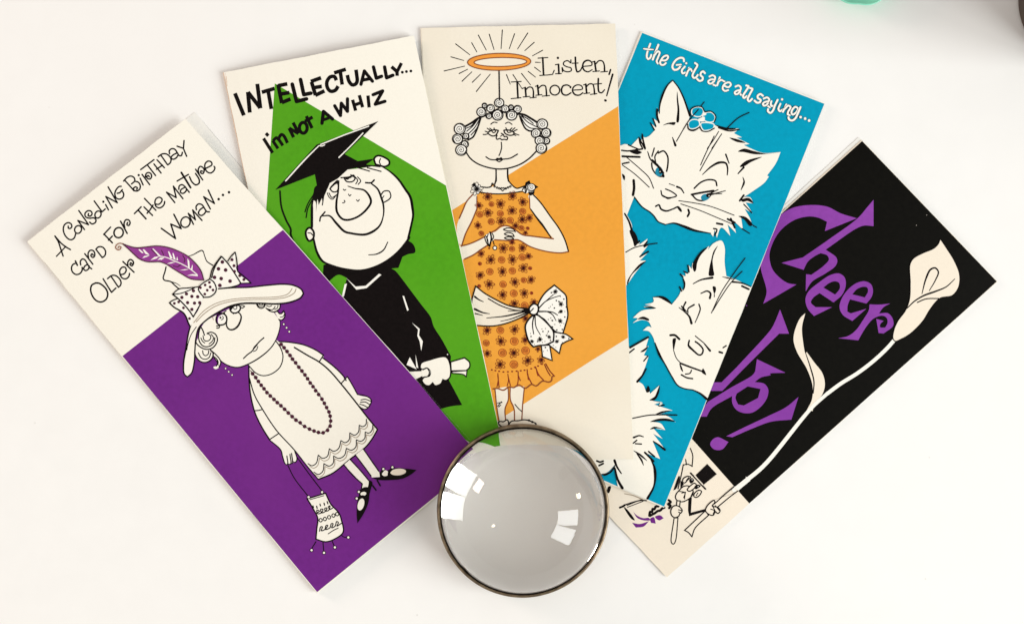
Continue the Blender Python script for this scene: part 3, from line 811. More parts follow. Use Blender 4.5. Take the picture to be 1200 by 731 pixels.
C3 = '''
V h 510 30 10
V t 600 55 10
V u 525 110 10
V f 525 140 10
V v5 540 200 8.571
V v6 540 260 8.571
V v7 540 330 8.571
V v8 550 390 6.643
> color_panel
p orange @p 480,277.5 724.9,124.5 760,103 760,381 737,395 690,424.3 613.2,473.5 505,542 480,557
> lettering
c ink
@t
l 1.8 360,130 370,332 | 545,208 550,315
l .9 305,135 420,128 | 508,212 548,205 | 510,318 578,315
s .9 325,338 420,332* 475,325* 495,277
d 15 538,132
s 1.1 690,155 688,190 655,165 612,178 602,208 640,235 690,250 695,280 655,295 605,280 588,245 592,295
s 1.8:1.8:1.1 742,125 750,250 765,295 800,280 820,240
l .9 705,195 775,192
s 1.1:1.1:1.8:1.6:1 835,232 935,215 930,180 890,160 845,180 828,230 845,275 890,295 940,270
l 1.8 968,175 985,287
l .9 940,180 968,173 | 948,292 1025,285 | 1040,297 1120,290
s 1.3:1.3:1.8 980,205 1020,165 1060,170 1080,210 1085,290
l 1.6 1155,270 1138,325
l 1.8 60,410 70,600
l .9 -10,414 108,408 | -10,609 105,598
l 1.8 155,480 165,585
l .9 125,488 155,480 | 130,590 210,582 | 210,600 285,592
s 1.3:1.3:1.8 160,510 195,475 235,480 250,520 250,595
l 1.8 300,455 312,565
l .9 275,465 302,455 | 280,570 350,562 | 355,580 440,572
s 1.3:1.3:1.8 308,490 350,455 390,460 400,500 405,575
a 1.3 57 57 0 502,510
s 1.3:1.8:1.3 690,472 650,450 600,460 580,505 595,555 640,568 692,540
d 11 685,478
s 1.1:1.1:1.3:1.7:1.2 712,510 825,495 815,460 765,448 720,475 710,520 740,562 790,567 830,540
l 1.8 865,440 875,545
l .9 838,448 868,440 | 842,550 910,542 | 920,560 995,550
s 1.3:1.3:1.8 872,470 905,438 945,440 960,480 968,555
s 1.8:1.8:1.1 1012,375 1010,470 1020,530 1050,540 1085,505
l .9 960,440 1050,432
l 2:1.2 1180,325 1110,575
e ink 18 14 20 1095,630
> drawn_woman
c ink
@v5
f cream3 150,225 120,240 60,310 20,400 -10,470 -40,560 -30,720* 10,750 20,720 50,630 110,510 160,400 165,300
@v6
f cream3 -40,245* 60,230 140,200 250,145 300,108* 345,100 400,60 440,45 480,42 520,60 560,92 620,130 700,142 800,155 930,170* @v5 830,560 760,470 700,385* 690,300 680,250 730,240 800,320 900,460 980,570 1030,660 1055,720 1082,812* 1000,825 850,808 700,764 570,694 500,702 420,698 340,692 @v6 270,240 200,280 130,330 30,376 -60,420*
f cream3 @v5 352,-10* 468,-10* 475,90 510,140 560,180 640,158* 640,206* 520,225 400,235 215,222* 205,165* 270,170 315,162 345,135
c ink
@f
s 1.3 215,390 260,455 330,510 420,550 540,578 640,582 740,565 850,525 950,460 1035,375
l 1.3 563,585 566,725
s 1.3 700,575 700,640 708,725
s 1.1 445,440 490,468 560,475 640,468 730,455 815,408
f ink 558,466 580,450 600,455 625,443 642,468 600,472
s .9 560,475 600,497 640,472
d 7 447,442 812,408
s .9 625,270 628,330 615,385 598,425
s 1.1 575,190 565,215 575,235 610,225 630,240 660,235 690,240 698,215 680,200 660,205 650,180 625,165
s .7 615,200 640,185
@u
s .9 502,358 535,335 575,340 | 672,350 710,335 750,360
s 1.3 465,455 510,430 560,425 590,432
s 1.2 480,475 515,495 555,490 580,455 590,432
s .9 512,435 530,457 552,450 560,430
s .9 435,440 475,455 | 460,405 495,432 | 490,405 515,425 | 412,478 440,478 475,468 | 540,402 542,425
s 1.3 655,430 690,425 740,435 772,452
s 1.2 655,435 670,465 720,488 765,480 775,455
s .9 690,430 705,455 738,450
s .9 770,440 810,420 | 755,428 785,400 | 730,420 750,402 | 775,465 830,485 | 770,480 795,490 | 678,400 690,425
@v5
s 1.3 355,0 352,100 340,140
s 1.2 210,165 270,170 300,162 315,140 | 468,0 475,90 510,140 560,178 600,170 640,155
s 1.1 215,222 300,232 400,235 520,225 620,208
c brown
s 1.1 120,240 60,310 20,400 -15,480 | 160,390 110,510 50,630 20,720 8,760
@v6
s 1.1 5,242 60,230 140,200 250,145 | 38,374 130,330 200,280 270,235
c ink
@v5
s 1.2 730,245 800,320 900,460 980,570 1030,660 1055,720 1082,812
s 1:2.2:1 700,385 760,470 830,560 912,682
@v6
c brown
s 1.1 1082,300 1000,312 850,295 700,250 570,180 500,190 420,185 340,180
s 1.2 300,110 350,85 400,45 450,38 510,55 560,90 620,130 700,142 800,155 930,170
c ink
s .9 430,75 470,62 530,75 547,102 | 430,80 460,90 530,95 | 438,120 470,108 520,120 537,147 | 440,125 470,137 532,147 | 440,160 480,150 520,160 532,172 | 440,165 470,176 528,174
@v8
f cream3 198,435* 300,425 302,510 280,570 285,685* 235,695* 215,600
f cream3 320,420* 428,415* 415,560 410,685* 350,688* 350,580 325,520
c brown
s 1 200,440 212,560 232,690 | 302,425 303,520 278,590 282,678 | 318,425 320,520 348,590 352,685 | 428,425 415,560 408,680
c ink
s .7 220,545 255,540 | 222,568 250,535 | 228,575 245,560
s .8 355,555 380,585 410,612
O cream3 1.1 225,700 240,688 265,690 295,675 305,712 260,730
O cream3 1.1 310,712 330,686 380,682 430,675 480,687 520,708 420,730
d 9 465,680 490,692
> drawn_woman/hair
c ink
@u
f white 205,385 280,340 350,290 430,258 385,285 360,360 330,440 290,510 235,540
f white 830,235 900,250 970,290 1050,345 1020,430 960,437 910,412 870,345
s 2 200,385 280,340 350,290 430,258
s 1.6 385,280 360,360 330,440 290,510 235,542
s .9 350,300 290,380 220,440 | 370,300 310,400 240,470 | 380,300 340,400 270,485 | 330,310 270,380 215,405
s 2.2 830,235 900,250 970,290 1050,340
s 1.6 840,260 870,340 910,410 960,437 1010,430
s .9 850,265 900,350 960,400 1030,410 | 865,265 930,330 1040,390 | 860,255 940,300 1000,350
q 1.3 33 2 478,262
q 1.3 28 2 428,138 738,158
q 1.3 45 2.2 498,170 815,182 668,180
q 1.4 54 2.6 600,108 392,215
q 1.6 62 2.8 582,250 745,250
q 1.4 36 2 210,500
q 1.4 42 2.2 198,592
q 1.5 58 2.6 112,530
q 1.5 64 2.8 138,412 155,660
q 1.3 38 2.2 1155,555
q 1.5 54 2.6 1032,465 1075,548 1152,460
q 1.5 62 2.8 1105,358 1095,640
f ink 435,262 470,225 500,215 540,190 620,160 560,205 525,230 520,260 495,240 470,240
f ink 640,205 680,212 700,200 760,205 800,215 850,240 810,252 790,225 720,212
> drawn_woman/halo
c ink
@h
l .9:.6 240,218 405,345 | 428,205 488,312 | 505,115 598,290 | 633,105 690,285 | 787,55 772,275 | 930,100 868,275 | 1085,90 965,278 | 1160,200 1050,297 | 1260,292 1140,358 | 185,370 335,412 | 105,535 345,478 | 280,565 380,515 | 315,655 430,545 | 435,668 532,572 | 482,775 645,572 | 835,578 880,690 | 912,578 1020,745 | 1012,565 1117,698 | 1090,540 1175,607 | 1165,492 1235,545 | 1175,433 1232,435
l 1.2 748,515 754,872
c brown
e halo 370 99 -1 750,428
a .8 370 99 -1 750,428
e cream3 308 52 -1 764,430
a .8 308 52 -1 764,430
> drawn_woman/necklace
c ink
@v5
a .7 8 8 0 318,135 340,160 365,172 388,180 452,180 475,170 498,160
s .9 420,205 402,185 410,172 420,180 432,172 438,185 420,205
s .7 440,185 455,175 | 340,155 320,140
> drawn_woman/bracelet
@v6
f white 240,150 300,110 312,165 290,248 270,232
s .9 240,150 250,190 270,230 | 250,140 270,180 275,240 | 275,122 263,170 285,242
s 1.5 295,105 306,160 290,245
s .7 315,115 330,150 310,190 | 325,190 335,230
b white 18 342,262
c darkred
d 10 285,265
> drawn_woman/shoulder_flower
c ink
@v5
e white 40 45 0 160,185
g .8 62 9 160,185
p ink 105,150 135,118 150,140 160,170
p ink 185,215 215,238 200,200
f ink 650,120* 690,98* 705,130 740,140 780,165* 745,190 735,235 690,255* 680,230 640,200
e white 46 44 0 705,172
q .9 40 2.4 708,170
f white 620,195 640,165 660,190 680,215 650,230 630,215
s .9 620,195 640,165 660,190 650,225 630,215 | 640,165 650,215
> drawn_woman/dress
c darkred
@v5
g .8 47 7 270,262 520,255 400,335 622,315 272,425 515,402 405,510 618,490
g .7 38 6 182,350 690,475 172,550 550,555
g .7 24 5 650,625
r .7 32 192,440 398,432 622,410 306,513 497,500
r .7 26 308,337 610,578 207,632
r .6 16 672,580
@v6
g .8 50 7 428,265 302,382 520,380 420,500 630,465 285,628 545,605
g .8 42 7 620,262 195,535 705,580
g .7 36 6 205,320 680,345
g .7 28 6 515,205
r .7 35 410,382 292,500 518,492 425,627 618,355
r .7 28 515,272 632,585
r .6 18 192,420 697,465 185,645
@v7
g .8 48 7 420,132 640,118 265,490 540,478 540,220
g .7 36 6 650,370 735,205
r .7 37 532,118 642,240 397,488
r .6 16 710,115
@v8
g .8 41 7 245,65 348,155 240,245 455,215
g .7 33 6 140,160 435,55 560,210
g .7 22 5 535,125
r .7 32 350,65 258,155 347,245 438,138
r .7 25 132,78
e darkred 9 6 0 175,287 203,293 232,298 265,303 300,302 333,300 368,297 400,294 430,290 482,278 510,268 535,257 562,242
s .8 222,315 225,370 215,420 | 222,330 232,425 | 300,320 305,370 295,410 | 305,350 320,410 | 380,300 380,370 372,415 | 380,330 397,370
s 1 450,285 455,330 487,397 | 455,320 460,362 | 515,265 540,325 577,367 | 525,300 535,332
s .9 585,245 610,300 630,332 | 595,240 630,300 660,332
c brown
s 1.2 185,435 220,432 265,445 310,420 345,425 385,405 435,430 485,400 520,412 570,375 620,382 640,370 645,340 662,335
c darkred
@v5
s .6 162,260 162,400 | 690,260 695,380
> drawn_woman/sash
c ink
@v7
O cream3 1.2 128,120* 150,45* 230,110 350,180 480,240 600,265 690,278* 690,312* 600,362 450,420 320,445 180,440 120,430 110,200
s 1 275,170 400,240 540,285 640,290
s 2:.6 140,150 180,180 227,202
s 2.4:.6 140,275 220,310 288,322
s 1.4:.5 145,320 220,338
s .6:2.2 260,365 450,345 600,310 690,285
s .5:1.6 400,398 500,375 620,330 690,300
s .5:1.4 475,295 600,290 680,280
f ink 610,262 690,272 692,305 640,312 600,318 640,292
O white 1.3 775,240 800,180 850,110 940,35* 1000,85 1055,140 1065,240 1075,340 1050,440 1025,520* 960,505 900,450 840,380 770,330
s 1.2:.6 780,270 850,200 920,165 1000,140
s 1.6:.8 775,300 870,300 930,310 972,335
s 1.2:.6 870,300 920,330 957,392
s .6 860,190 930,130
O white 1.2 930,505* 1025,520 1060,530 1125,575* 1060,600 1010,630* 990,720* 930,670 880,635*
@v8
O white 1.1 560,95* 570,185* 645,215* 625,95*
@v7
O white 1.5 735,335 690,370 650,440 660,530 690,610 730,655* 790,640 850,635 930,600* 932,510 905,460 840,390 770,335
s 1.4:.8 735,340 720,430 732,525
s 1.2:.6 745,340 755,450 800,535
O white 1.6 690,260 735,222 775,245 775,300 750,330 705,325 690,300
s 1 700,300 730,268
d 8 940,100 910,110 985,200 1035,175 960,190 940,265 1010,290 985,310 1045,355 920,390 920,455 965,485 1020,480 1060,255 825,500 880,500 705,550 770,600 900,590 860,540 790,560 960,550 1085,570 850,660
d 5 900,250 920,230 885,265 1030,230 1045,300 1000,150 880,380 905,365 945,430 1000,440 1035,420 815,475 850,470 870,520 740,630 820,610 700,520 845,600 1000,520 1020,610 985,590 955,660 930,640 870,690 830,700
g .55 24 6 950,100 1005,225 998,395 795,580
g .5 19 6 1005,300 715,600 888,555 1028,555 965,600
'''
C4 = '''
V a 745 40 10
V b 845 75 10
V t3 725 90 8.571
V t4 720 160 6.414
V t5 800 130 4.75
V t6 725 270 6.644
V t7 725 350 5.622
V t8 690 450 4.569
> color_panel
p blue @p 600,-100 1200,-100 1200,800 500,800
> lettering
c lit
@a
s 1.9 170,118 135,220 130,270 145,295 170,280 182,248
s 1.4:1.8:1 95,175 150,182 205,184
s 2.1 265,130 230,220 200,300
s 1.8 225,245 260,205 280,217 260,280 245,322 258,347
s 1.8 300,310 350,310 380,275 370,255 330,265 295,310 285,340 300,362 330,362 352,343
s 2 565,320 560,290 530,280 480,300 440,350 430,390 450,420 490,415 520,385 525,362
s 1.6 478,365 530,360
s 1.9 575,385 540,430 550,462 577,455
d 13 592,345
s 1.9 625,400 590,490
s 1.7 608,440 640,410 660,440
s 1.9 695,342 722,365 690,430 665,490 680,515 705,510 727,482
s 2 810,460 790,440 765,455 760,485 785,510 780,540 745,550 720,528
s 1.8 865,500 900,485 930,505 920,550 905,590 937,607
s 1.8 920,535 880,535 850,555 860,580 890,580 910,560
s 1.9 985,510 955,602
s 1.7 972,560 1000,540 1042,560
s 1.8 1040,610 1085,625 1115,595 1100,570 1060,575 1025,610 1020,645 1045,668 1082,660
@b
s 1.8 170,268 205,255 232,280 222,325 225,355 247,372
s 1.8 215,310 180,318 160,338 170,357 200,350 218,330
s 2 295,255 322,265 290,320 257,380 270,400 302,380
s 2 340,285 367,295 340,350 312,420 330,440 362,413
s 2 490,375 460,355 430,375 430,400 465,425 455,450 420,455 393,433
s 1.8 500,408 540,395 565,420 545,460 545,490 572,510
s 1.8 550,440 510,450 490,470 500,490 530,485 547,465
s 1.9 590,440 582,470 592,495 622,490
s 2 662,425 630,490 610,545 580,575 550,557 550,533
s 1.9 695,470 672,530 690,555 727,535
d 14 715,418
s 1.9 765,478 725,562
s 1.8 745,530 790,490 815,510 787,560 782,592 805,602
s 1.8 900,520 870,505 835,540 825,575 840,595 880,570 905,530
s 2 930,510 900,580 870,640 830,665 797,650 790,628
d 16 932,625 985,642 1032,665
> drawn_cat1
c ink
f cream @t3 405,460* 385,310* 407,380* 410,300 440,190 490,90 545,38* 600,110 650,210 690,320 715,400* 690,480 700,530 740,545 810,515 850,550 920,548 965,490* @t5 190,82* 250,95 315,100* 285,125* 330,148* 300,150* 372,185* 340,190* 380,210 450,235 545,230* 520,290 470,360* 480,366* 455,400 375,458* 340,480* 375,482 395,515* 350,510* 390,570* 345,545* 375,600 390,640* 325,592* 335,660* 280,608* 297,680* 250,632* 265,695* 215,650 190,705* 178,660* 170,700* 150,680 100,675 40,660 @t4 600,705 520,675 450,652 380,662 330,640 300,600 270,570 210,530 150,450* 95,590* 130,660 @t6 112,27 150,100* 165,80* 160,112* 225,65* 207,120* 230,115* 160,205* 235,165* 165,235* 210,235* 130,330 65,425* @p 700,335* 715,172* @t3 25,690* 60,678 130,690* 205,610* 222,690* 240,570* 255,610 300,600 357,545* 315,460* 377,515* 340,415*
@t3
s .6:2.2:.8 410,370 412,300 440,190 490,90 540,40
s 1:2 545,38 600,110 650,210 690,320 715,395
s 2 387,330 387,400 405,460
f ink 588,150 600,250 610,330 600,460 583,460 590,330 583,220
f ink 445,490 480,470 520,460 572,460 560,485 500,478
s 1:3 540,610 570,690
s 1.4 205,612 215,670 240,720 | 238,580 247,640 268,720
s 1.1 345,420 375,500 | 320,465 360,537
s .8 860,255 800,330 700,450 580,650
s .7 1005,550 950,640 890,722 | 1035,575 935,722
@t5
s .9 370,10 310,40 240,105
f ink 183,80 250,95 300,98 280,106 220,101
s 1.3 200,95 260,112 315,104
f ink 260,150 310,160 350,178 300,173
f ink 308,227 340,211 400,225 470,239 540,231 480,240 400,242 340,230
f ink 318,312 350,280 442,257 380,286 340,310
s 2.2:1 340,315 308,350
s .6:2.2:.6 335,370 342,395 325,440
s 2 318,500 340,470
f ink 323,497 370,485 394,515 360,502 335,507
s 1.1 340,520 385,567
f ink 310,586 350,590 388,632 375,642 345,607
s .8 330,655 372,682 | 380,630 412,649
s 2 250,602 290,622 | 190,626 222,632 | 268,600 290,650
s 1.4 172,655 190,660 180,692
s .6:2.6:1 110,355 160,310 205,288 240,292 250,320 248,357
s 1.8:1 240,243 258,292
@t4
s .8 750,-2 690,120 648,215 | 795,-2 720,120 643,258
e white 42 52 -10 330,245
s .8:2.8 250,115 270,170 310,210 350,245 368,300
s 1.2 300,88 282,150 | 330,110 305,150 310,195
s 1.5 330,125 370,110 400,150 402,210 393,262
s 1.4 280,200 285,240 310,280 340,300 365,300
e eye 28 35 0 335,266
e ink 13 20 0 346,262
s 2.4 285,180 330,225 366,275
c white
d 4 343,265
c ink
f white 585,440 700,418 735,420 730,440 700,468 660,482 620,476
s 2 580,437 640,425 700,415 745,408
s 1.5 585,440 620,475 660,482 700,467 730,432
e eye 32 24 -15 682,457
e ink 17 16 0 706,443
c white
d 4 712,447
c ink
s 1.4:.6 700,438 780,400 | 720,440 835,408 | 710,432 808,430
s 1.5 600,390 650,345 710,325 760,335 770,370
s 1.2 350,408 360,445 400,460 450,455 467,445 430,415 385,395
f ink 358,436 400,456 440,458 400,472
s .7 412,356 452,370
s 2.2:1 470,378 500,392 522,425
s 1.6:2:1.4:2 310,525 335,515 350,545 390,560 440,545 480,530 500,560
f ink 468,526 500,540 507,567 490,560
s 2 555,550 562,575 550,600
s .8:3.4:1 380,662 450,652 520,675 600,705 725,728
s 1 150,455 210,530 270,570 300,600 330,640 385,663
s .7 90,155 200,250 260,310 295,390 | 60,215 150,280 262,382 | 485,483 600,500 720,525 900,592 | 500,507 640,555 760,605 890,660
s 1.5 55,105 100,110 170,100 210,95
f ink 110,110 150,100 207,120 170,136
s 1.2 105,65 190,100
s 2 60,150 190,155
s 1.4 60,205 110,195
f ink 58,280 80,300 75,330 63,310
s 2.6 145,330 148,390 140,440
s 1.4 190,20 230,95 | 208,0 228,88
s 1.6:2.4 78,580 110,640 137,725
@t6
f ink 85,0 110,0 140,40 150,95 125,125 110,80
s .9 55,170 120,135 200,115 300,100
s 1.4 230,110 200,128 | 195,120 222,88 | 165,205 232,165 | 150,100 163,82
f ink 212,240 160,290 100,350 67,428 67,395 120,310 170,258
> drawn_cat1/flower
c white
@t3
O blue .8 735,375 740,325 790,305 835,315 852,350 830,395 780,402
O blue .8 845,392 880,362 930,360 968,400 955,448 910,458 862,440
O blue .8 702,462 740,432 800,440 812,488 760,522 712,518
O blue .8 825,472 890,462 958,482 948,520 900,538 850,538
f white 790,438 815,418 862,405 860,445 835,452
f white 840,370 870,358 880,380 850,392
c ink
s 1 720,392 726,330 780,300 838,307 860,345 | 868,355 930,350 976,400 962,455
s 1:2:1 695,480 702,525 750,540 815,508
s 1 815,508 840,545 900,549 960,518
s .8 800,330 700,450 650,530
> drawn_cat2
c ink
f cream @t6 590,310* 600,230 650,160 705,122* 695,150* 740,100 800,80 825,130 825,250 838,355* 925,388* 1040,440* 1250,560* @t7 720,760* 585,668* 540,630 490,600 430,590 390,570 350,510 310,430 270,370 240,300 230,260 200,215 160,208* 195,182 218,190* 195,150 150,140 92,160* 125,130 95,125* 150,80 240,65* 165,55* 215,42* 172,38* 230,20 @t6 268,522* 320,512 370,530 415,575* 470,505 490,455* 475,435* 500,465 518,425 505,370 472,335* 520,355 515,315* 545,335* 540,265* 568,300* 575,250*
f ink 578,300 575,270 600,215 650,155 692,133 640,192 612,250 602,310 590,322
f ink 772,120 740,160 720,230 703,310 703,352 742,350 737,300 732,230 748,170
s .8:2.4 580,415 640,385 730,368
f ink 803,360 850,365 898,381 850,376
s 2:1 885,400 960,410 1035,440
s 2 960,433 1040,470
s .8 985,215 900,330 800,480 722,642 | 962,318 880,400 790,530 735,622
s 1:2.4 640,490 690,472 715,490 710,527
f ink 733,435 755,440 757,470 745,492 735,467
s .7 745,495 745,517
f ink 498,370 518,400 515,450 498,472 508,430
s 1.4 475,440 490,472 | 480,340 500,362 | 510,320 535,332 | 540,272 548,322
f ink 268,521 330,510 380,530 417,577 360,547 312,523
f ink 198,600 250,590 293,606 250,606
f ink 148,690 190,670 238,692 235,702 190,692
s 1:3 470,600 510,630 550,670 567,722
s 1.8:1 522,558 505,600 530,632
s 1.8:1 587,578 540,610 540,642
s 1.4 490,590 515,632
s 1.5:1.2:.7 625,575 635,610 620,660 595,717
@t7
s 2.2 340,240 370,240 400,266
f ink 358,263 377,260 372,300 362,342 356,310
s .7 362,340 380,390 412,427
s 2:1.6 408,425 460,445 562,482
f ink 556,458 577,502 548,484
f ink 400,423 417,450 424,482 410,467
s 1.1 480,470 470,490 440,496
s 1.5 413,500 450,520 487,526
s 1.6 465,275 460,310 490,340 530,370 547,365 556,335 530,300 505,282
f ink 458,298 490,330 527,367 488,346
s .9 505,245 560,290
s 1:2.4 560,290 602,342
s 1.2 730,295 688,322
s 2 663,350 702,362 | 680,368 697,382
s .8:2.6:.8 240,290 250,320 270,370 307,432
s 1 307,432 350,510 390,570 430,590 490,600
s 1:2.6 490,600 540,625 592,670
> drawn_cat_body
f cream @t7 75,322* 130,290 200,248* 180,315* 197,310* 165,372* 197,380* 170,460 130,545* 160,565 180,610* 195,572* 207,625* 268,570* 240,640 225,672* 290,690* 255,712* @t8 390,95* 350,108* 448,140* 370,162* 420,170 465,202* 400,190 330,200* 385,210 410,245* 345,235* 395,292* 345,265* 410,350* 342,305* 382,400* 300,365* 330,400 355,480 340,560 303,632* 200,590* 157,557* 145,490 140,430* 100,470 70,482* -40,400* @p 700,430* 725,405*
@t7
s 1.8 75,322 130,290 195,253
s 1.4 70,355 102,330
f ink 143,350 175,325 192,311 187,330 160,350
s 1.2 165,410 192,378
s 1.2:2.6 182,460 160,500 123,545
f ink 180,612 195,572 207,605 192,617
f ink 203,667 240,640 270,570 264,625 237,667
s 1.2 265,705 300,700
@t8
s 1.1 235,182 330,165 472,165
f ink 348,166 390,145 442,141 400,153
f ink 328,201 370,185 430,185 462,200 400,196
f ink 328,241 350,227 402,241 370,236
s 1:2.4 345,305 375,325 407,350
s 2 300,365 347,412
s 2:1 240,285 270,275 292,281
s 1.3 238,315 257,300 | 250,318 282,320
f ink 238,354 280,375 313,411 290,396
f ink 254,369 285,400 294,437 279,411
s 1.6 320,360 352,387
s 1:3.6:2:3 330,398 352,450 350,540 308,622
f ink 68,481 110,470 142,428 126,467 85,490
s 2.8:1.2 138,408 150,440 174,477
s 2:3.4 140,450 155,510 187,567
s 1.8 43,410 60,416 77,411
s 1.8 55,435 77,424
'''
C5 = '''
V t1 880 220 6
V t2 820 340 7.3125
V t3 810 430 6.644
V t4 920 270 5.4545
V t5 880 360 6.094
V t6 700 530 6.646
V t7 770 510 7.308
> color_panel
p black @p 812.3,515.5 880,591.7 1300,210 1010,90 780,300 640,330
> lettering
f violet @t1 210,190 300,140 430,122 540,135 630,180 745,215* 520,305* 535,240* 470,210 400,203 300,230 200,310 145,410 130,480 150,570 200,630 260,670 320,680* 200,750 87,815* 110,730 70,570 60,400 120,280
f violet 862,85* 820,135 750,215 560,355 365,490* 215,528* 370,577* 400,520 450,480 490,460* 535,475 548,505 510,550 425,612* 388,608* 385,729* 430,660 520,605 590,555 607,520 600,490 525,435* 780,270 862,270*
f violet @t4 345,275 380,300 388,350 365,410 310,460* 220,400* 180,430 165,460 195,490* 300,490* 185,547* 145,500 130,440 150,390 220,330 290,285
f black 320,325 345,335 350,370 320,410* 245,365* 285,335
f violet 510,325 550,345 562,390 550,430 520,467* 415,440* 400,480 398,518* 420,530* 520,500* 430,578* 370,540 348,490 365,430 410,370 460,335
f black 500,360 525,365 530,390 510,428* 430,408* 460,375
f violet 540,472* 600,474 672,467* 630,490 600,530* 660,530 690,570 690,610 630,658* 598,655* 583,565* 630,577* 608,600 608,618 640,620* 655,590 650,560 625,545 570,560 530,600 485,670 468,702* 340,688* 400,675 450,640 500,570 535,510
f violet @t2 688,165* 765,372* 680,372* @t3 422,0 242,185* 100,185* 120,118* 236,118* 355,0* @t2 610,335 645,270
f violet 490,590* 735,706* 600,715 @t3 620,60 545,80 495,115* 570,130 600,175 590,240 540,310 470,355 400,355 350,330 320,280 318,225* 160,320 120,385* 50,385* 130,270* 300,165 480,60 500,30 @t2 475,700
f black @t3 440,150* 540,170* 520,240* 410,298* 365,290* 345,240 355,205*
f violet 835,232* 780,408* 620,425 470,480 320,545* 273,537* 420,465 600,380 740,310
f violet 205,545 290,582* 240,640 180,640 148,602 165,565
> lily
c cream
f cream5 @t5 388,42* 350,80 310,180 305,240 330,320 400,440 440,560 435,660 400,731* 440,740* 455,690 510,620 528,550 510,470 450,390 398,318* 390,330 370,230 365,140
c ink
s .6:1.4:1 @t5 390,325 425,430 450,530 445,612
c white
s 4 @t4 705,692 @p 1040,407.5 1024,422.5 1005,437 985,449.5 968.6,461.7
s 4:4.6:5 @p 968.6,461.7 953,475.5 942,488 901.8,538 889,551 874,563 860.3,574
c ink
O cream5 .8 @t4 992,53* 1030,110 1080,190 1115,280 1110,360 1070,415 990,434 930,500 880,580 800,660 740,695 705,708 690,690 695,640 720,580 770,510 795,440 800,330 798,220 820,180 880,145 950,115 980,85
s .6:2:1.4:.6 875,405 900,310 930,250 960,240 980,265 960,320 922,385
s .6:1.9:.9 1085,310 1030,360 960,390 890,415 830,450 780,497
s 1 845,460 900,438 982,435
f cream5 @p 862.5,575.5 @t7 660,440* 700,475* @t7 520,615 470,570
s 1 @t7 660,438 600,487 490,585 | 694,472 620,528 515,615
f white @p 874,563 @t7 660,440* 694,472* 800,385* 760,350*
> drawn_man
c ink
p ink @t7 268,540 298,530 290,660 415,627 420,647 275,690 265,640
f ink 205,385 215,400 245,400 200,450* 200,415
f ink 187,345 195,350 165,455 138,470*
s 1 225,250 205,350 180,455
s .9 285,110 305,170 300,265 | 230,252 260,245 302,263 | 245,205 252,250
f cream5 220,380 300,345* 385,440* 345,480 300,500 250,450
O cream5 1 190,470 165,500 158,530 175,558 215,567 260,550 295,520 310,480 285,440 255,430 220,440
s .8 195,478 240,490 228,532 | 212,492 245,485 | 240,490 236,542 | 290,520 310,478
O cream5 1 258,465 320,408 337,425 280,477
f ink 275,385 300,362 318,385 290,412
f ink 318,440 345,420 375,430 365,442 330,460
c white
d 4 300,378 352,436
c ink
O cream5 1 220,400 225,370 260,350 287,355 262,380 238,405
O cream5 1 315,518 325,490 360,468 380,478 360,515 332,530
s .7 250,385 270,360 | 335,515 350,490
@t6
O cream5 .9 620,375* 645,375* 640,432* 615,432*
O cream5 .9 598,508* 628,508* 608,690 592,712 577,700
@t7
O cream5 1 118,645 140,605 180,603 215,638 208,660 195,668 185,690 150,702 125,682
s .8 183,635 212,642 | 183,655 205,662
@t6
O cream5 1 842,452* 680,605* 710,622 737,655* 760,590 866,487*
@t7
O cream5 1 415,640 440,590 490,555 495,572 472,602 525,618 540,645 520,667 500,652 480,682 440,672
s .8 500,600 532,640 | 460,630 490,642 480,672 | 480,612 500,650
@t6
s 2.4 556,370 572,385 552,402 570,412 560,432
s 2.6 405,490 412,460 425,462 432,438 445,440 455,420 475,418
s 2.6 410,492 435,478 450,470 470,455 490,450 505,435 522,428
f ink 205,420 240,450 292,527 270,520 230,470
s 2 175,428 195,420 215,408
s 1.1 210,408 300,380 340,372 382,374
s .6 230,412 350,362 | 235,425 357,378
f ink 85,265 106,262 90,315 75,308
c sepia
s .5 212,320 280,335 352,365
> drawn_man/top_hat
@t7
p ink 330,340 430,243 512,330 395,425
c ink
l 1.5 288,322 415,458
c cream5
l .9 322,345 392,420
> drawn_man/bow_tie
c ink
@t6
f purple 280,460* 310,490 360,510 400,508 412,525 360,527 310,507
f purple 270,545* 330,555 402,533* 360,575 300,583*
f purple 412,515 440,502 455,552* 418,547*
f purple 450,500 490,488 517,510* 480,527
> color_panel
c wear
@p
d .35 1086,252 1074,264
c violet
d .6 875,358
c wear
'''
# ------------------------------------------------------------------ things
def tag(o, label=None, cat=None, group=None, kind=None):
    for key, v in (('label', label), ('category', cat), ('group', group), ('kind', kind)):
        if v: o[key] = v
def empty(name, loc):
    o = bpy.data.objects.new(name, None); COL.objects.link(o); o.location = loc; o.empty_display_size = .01
    return o

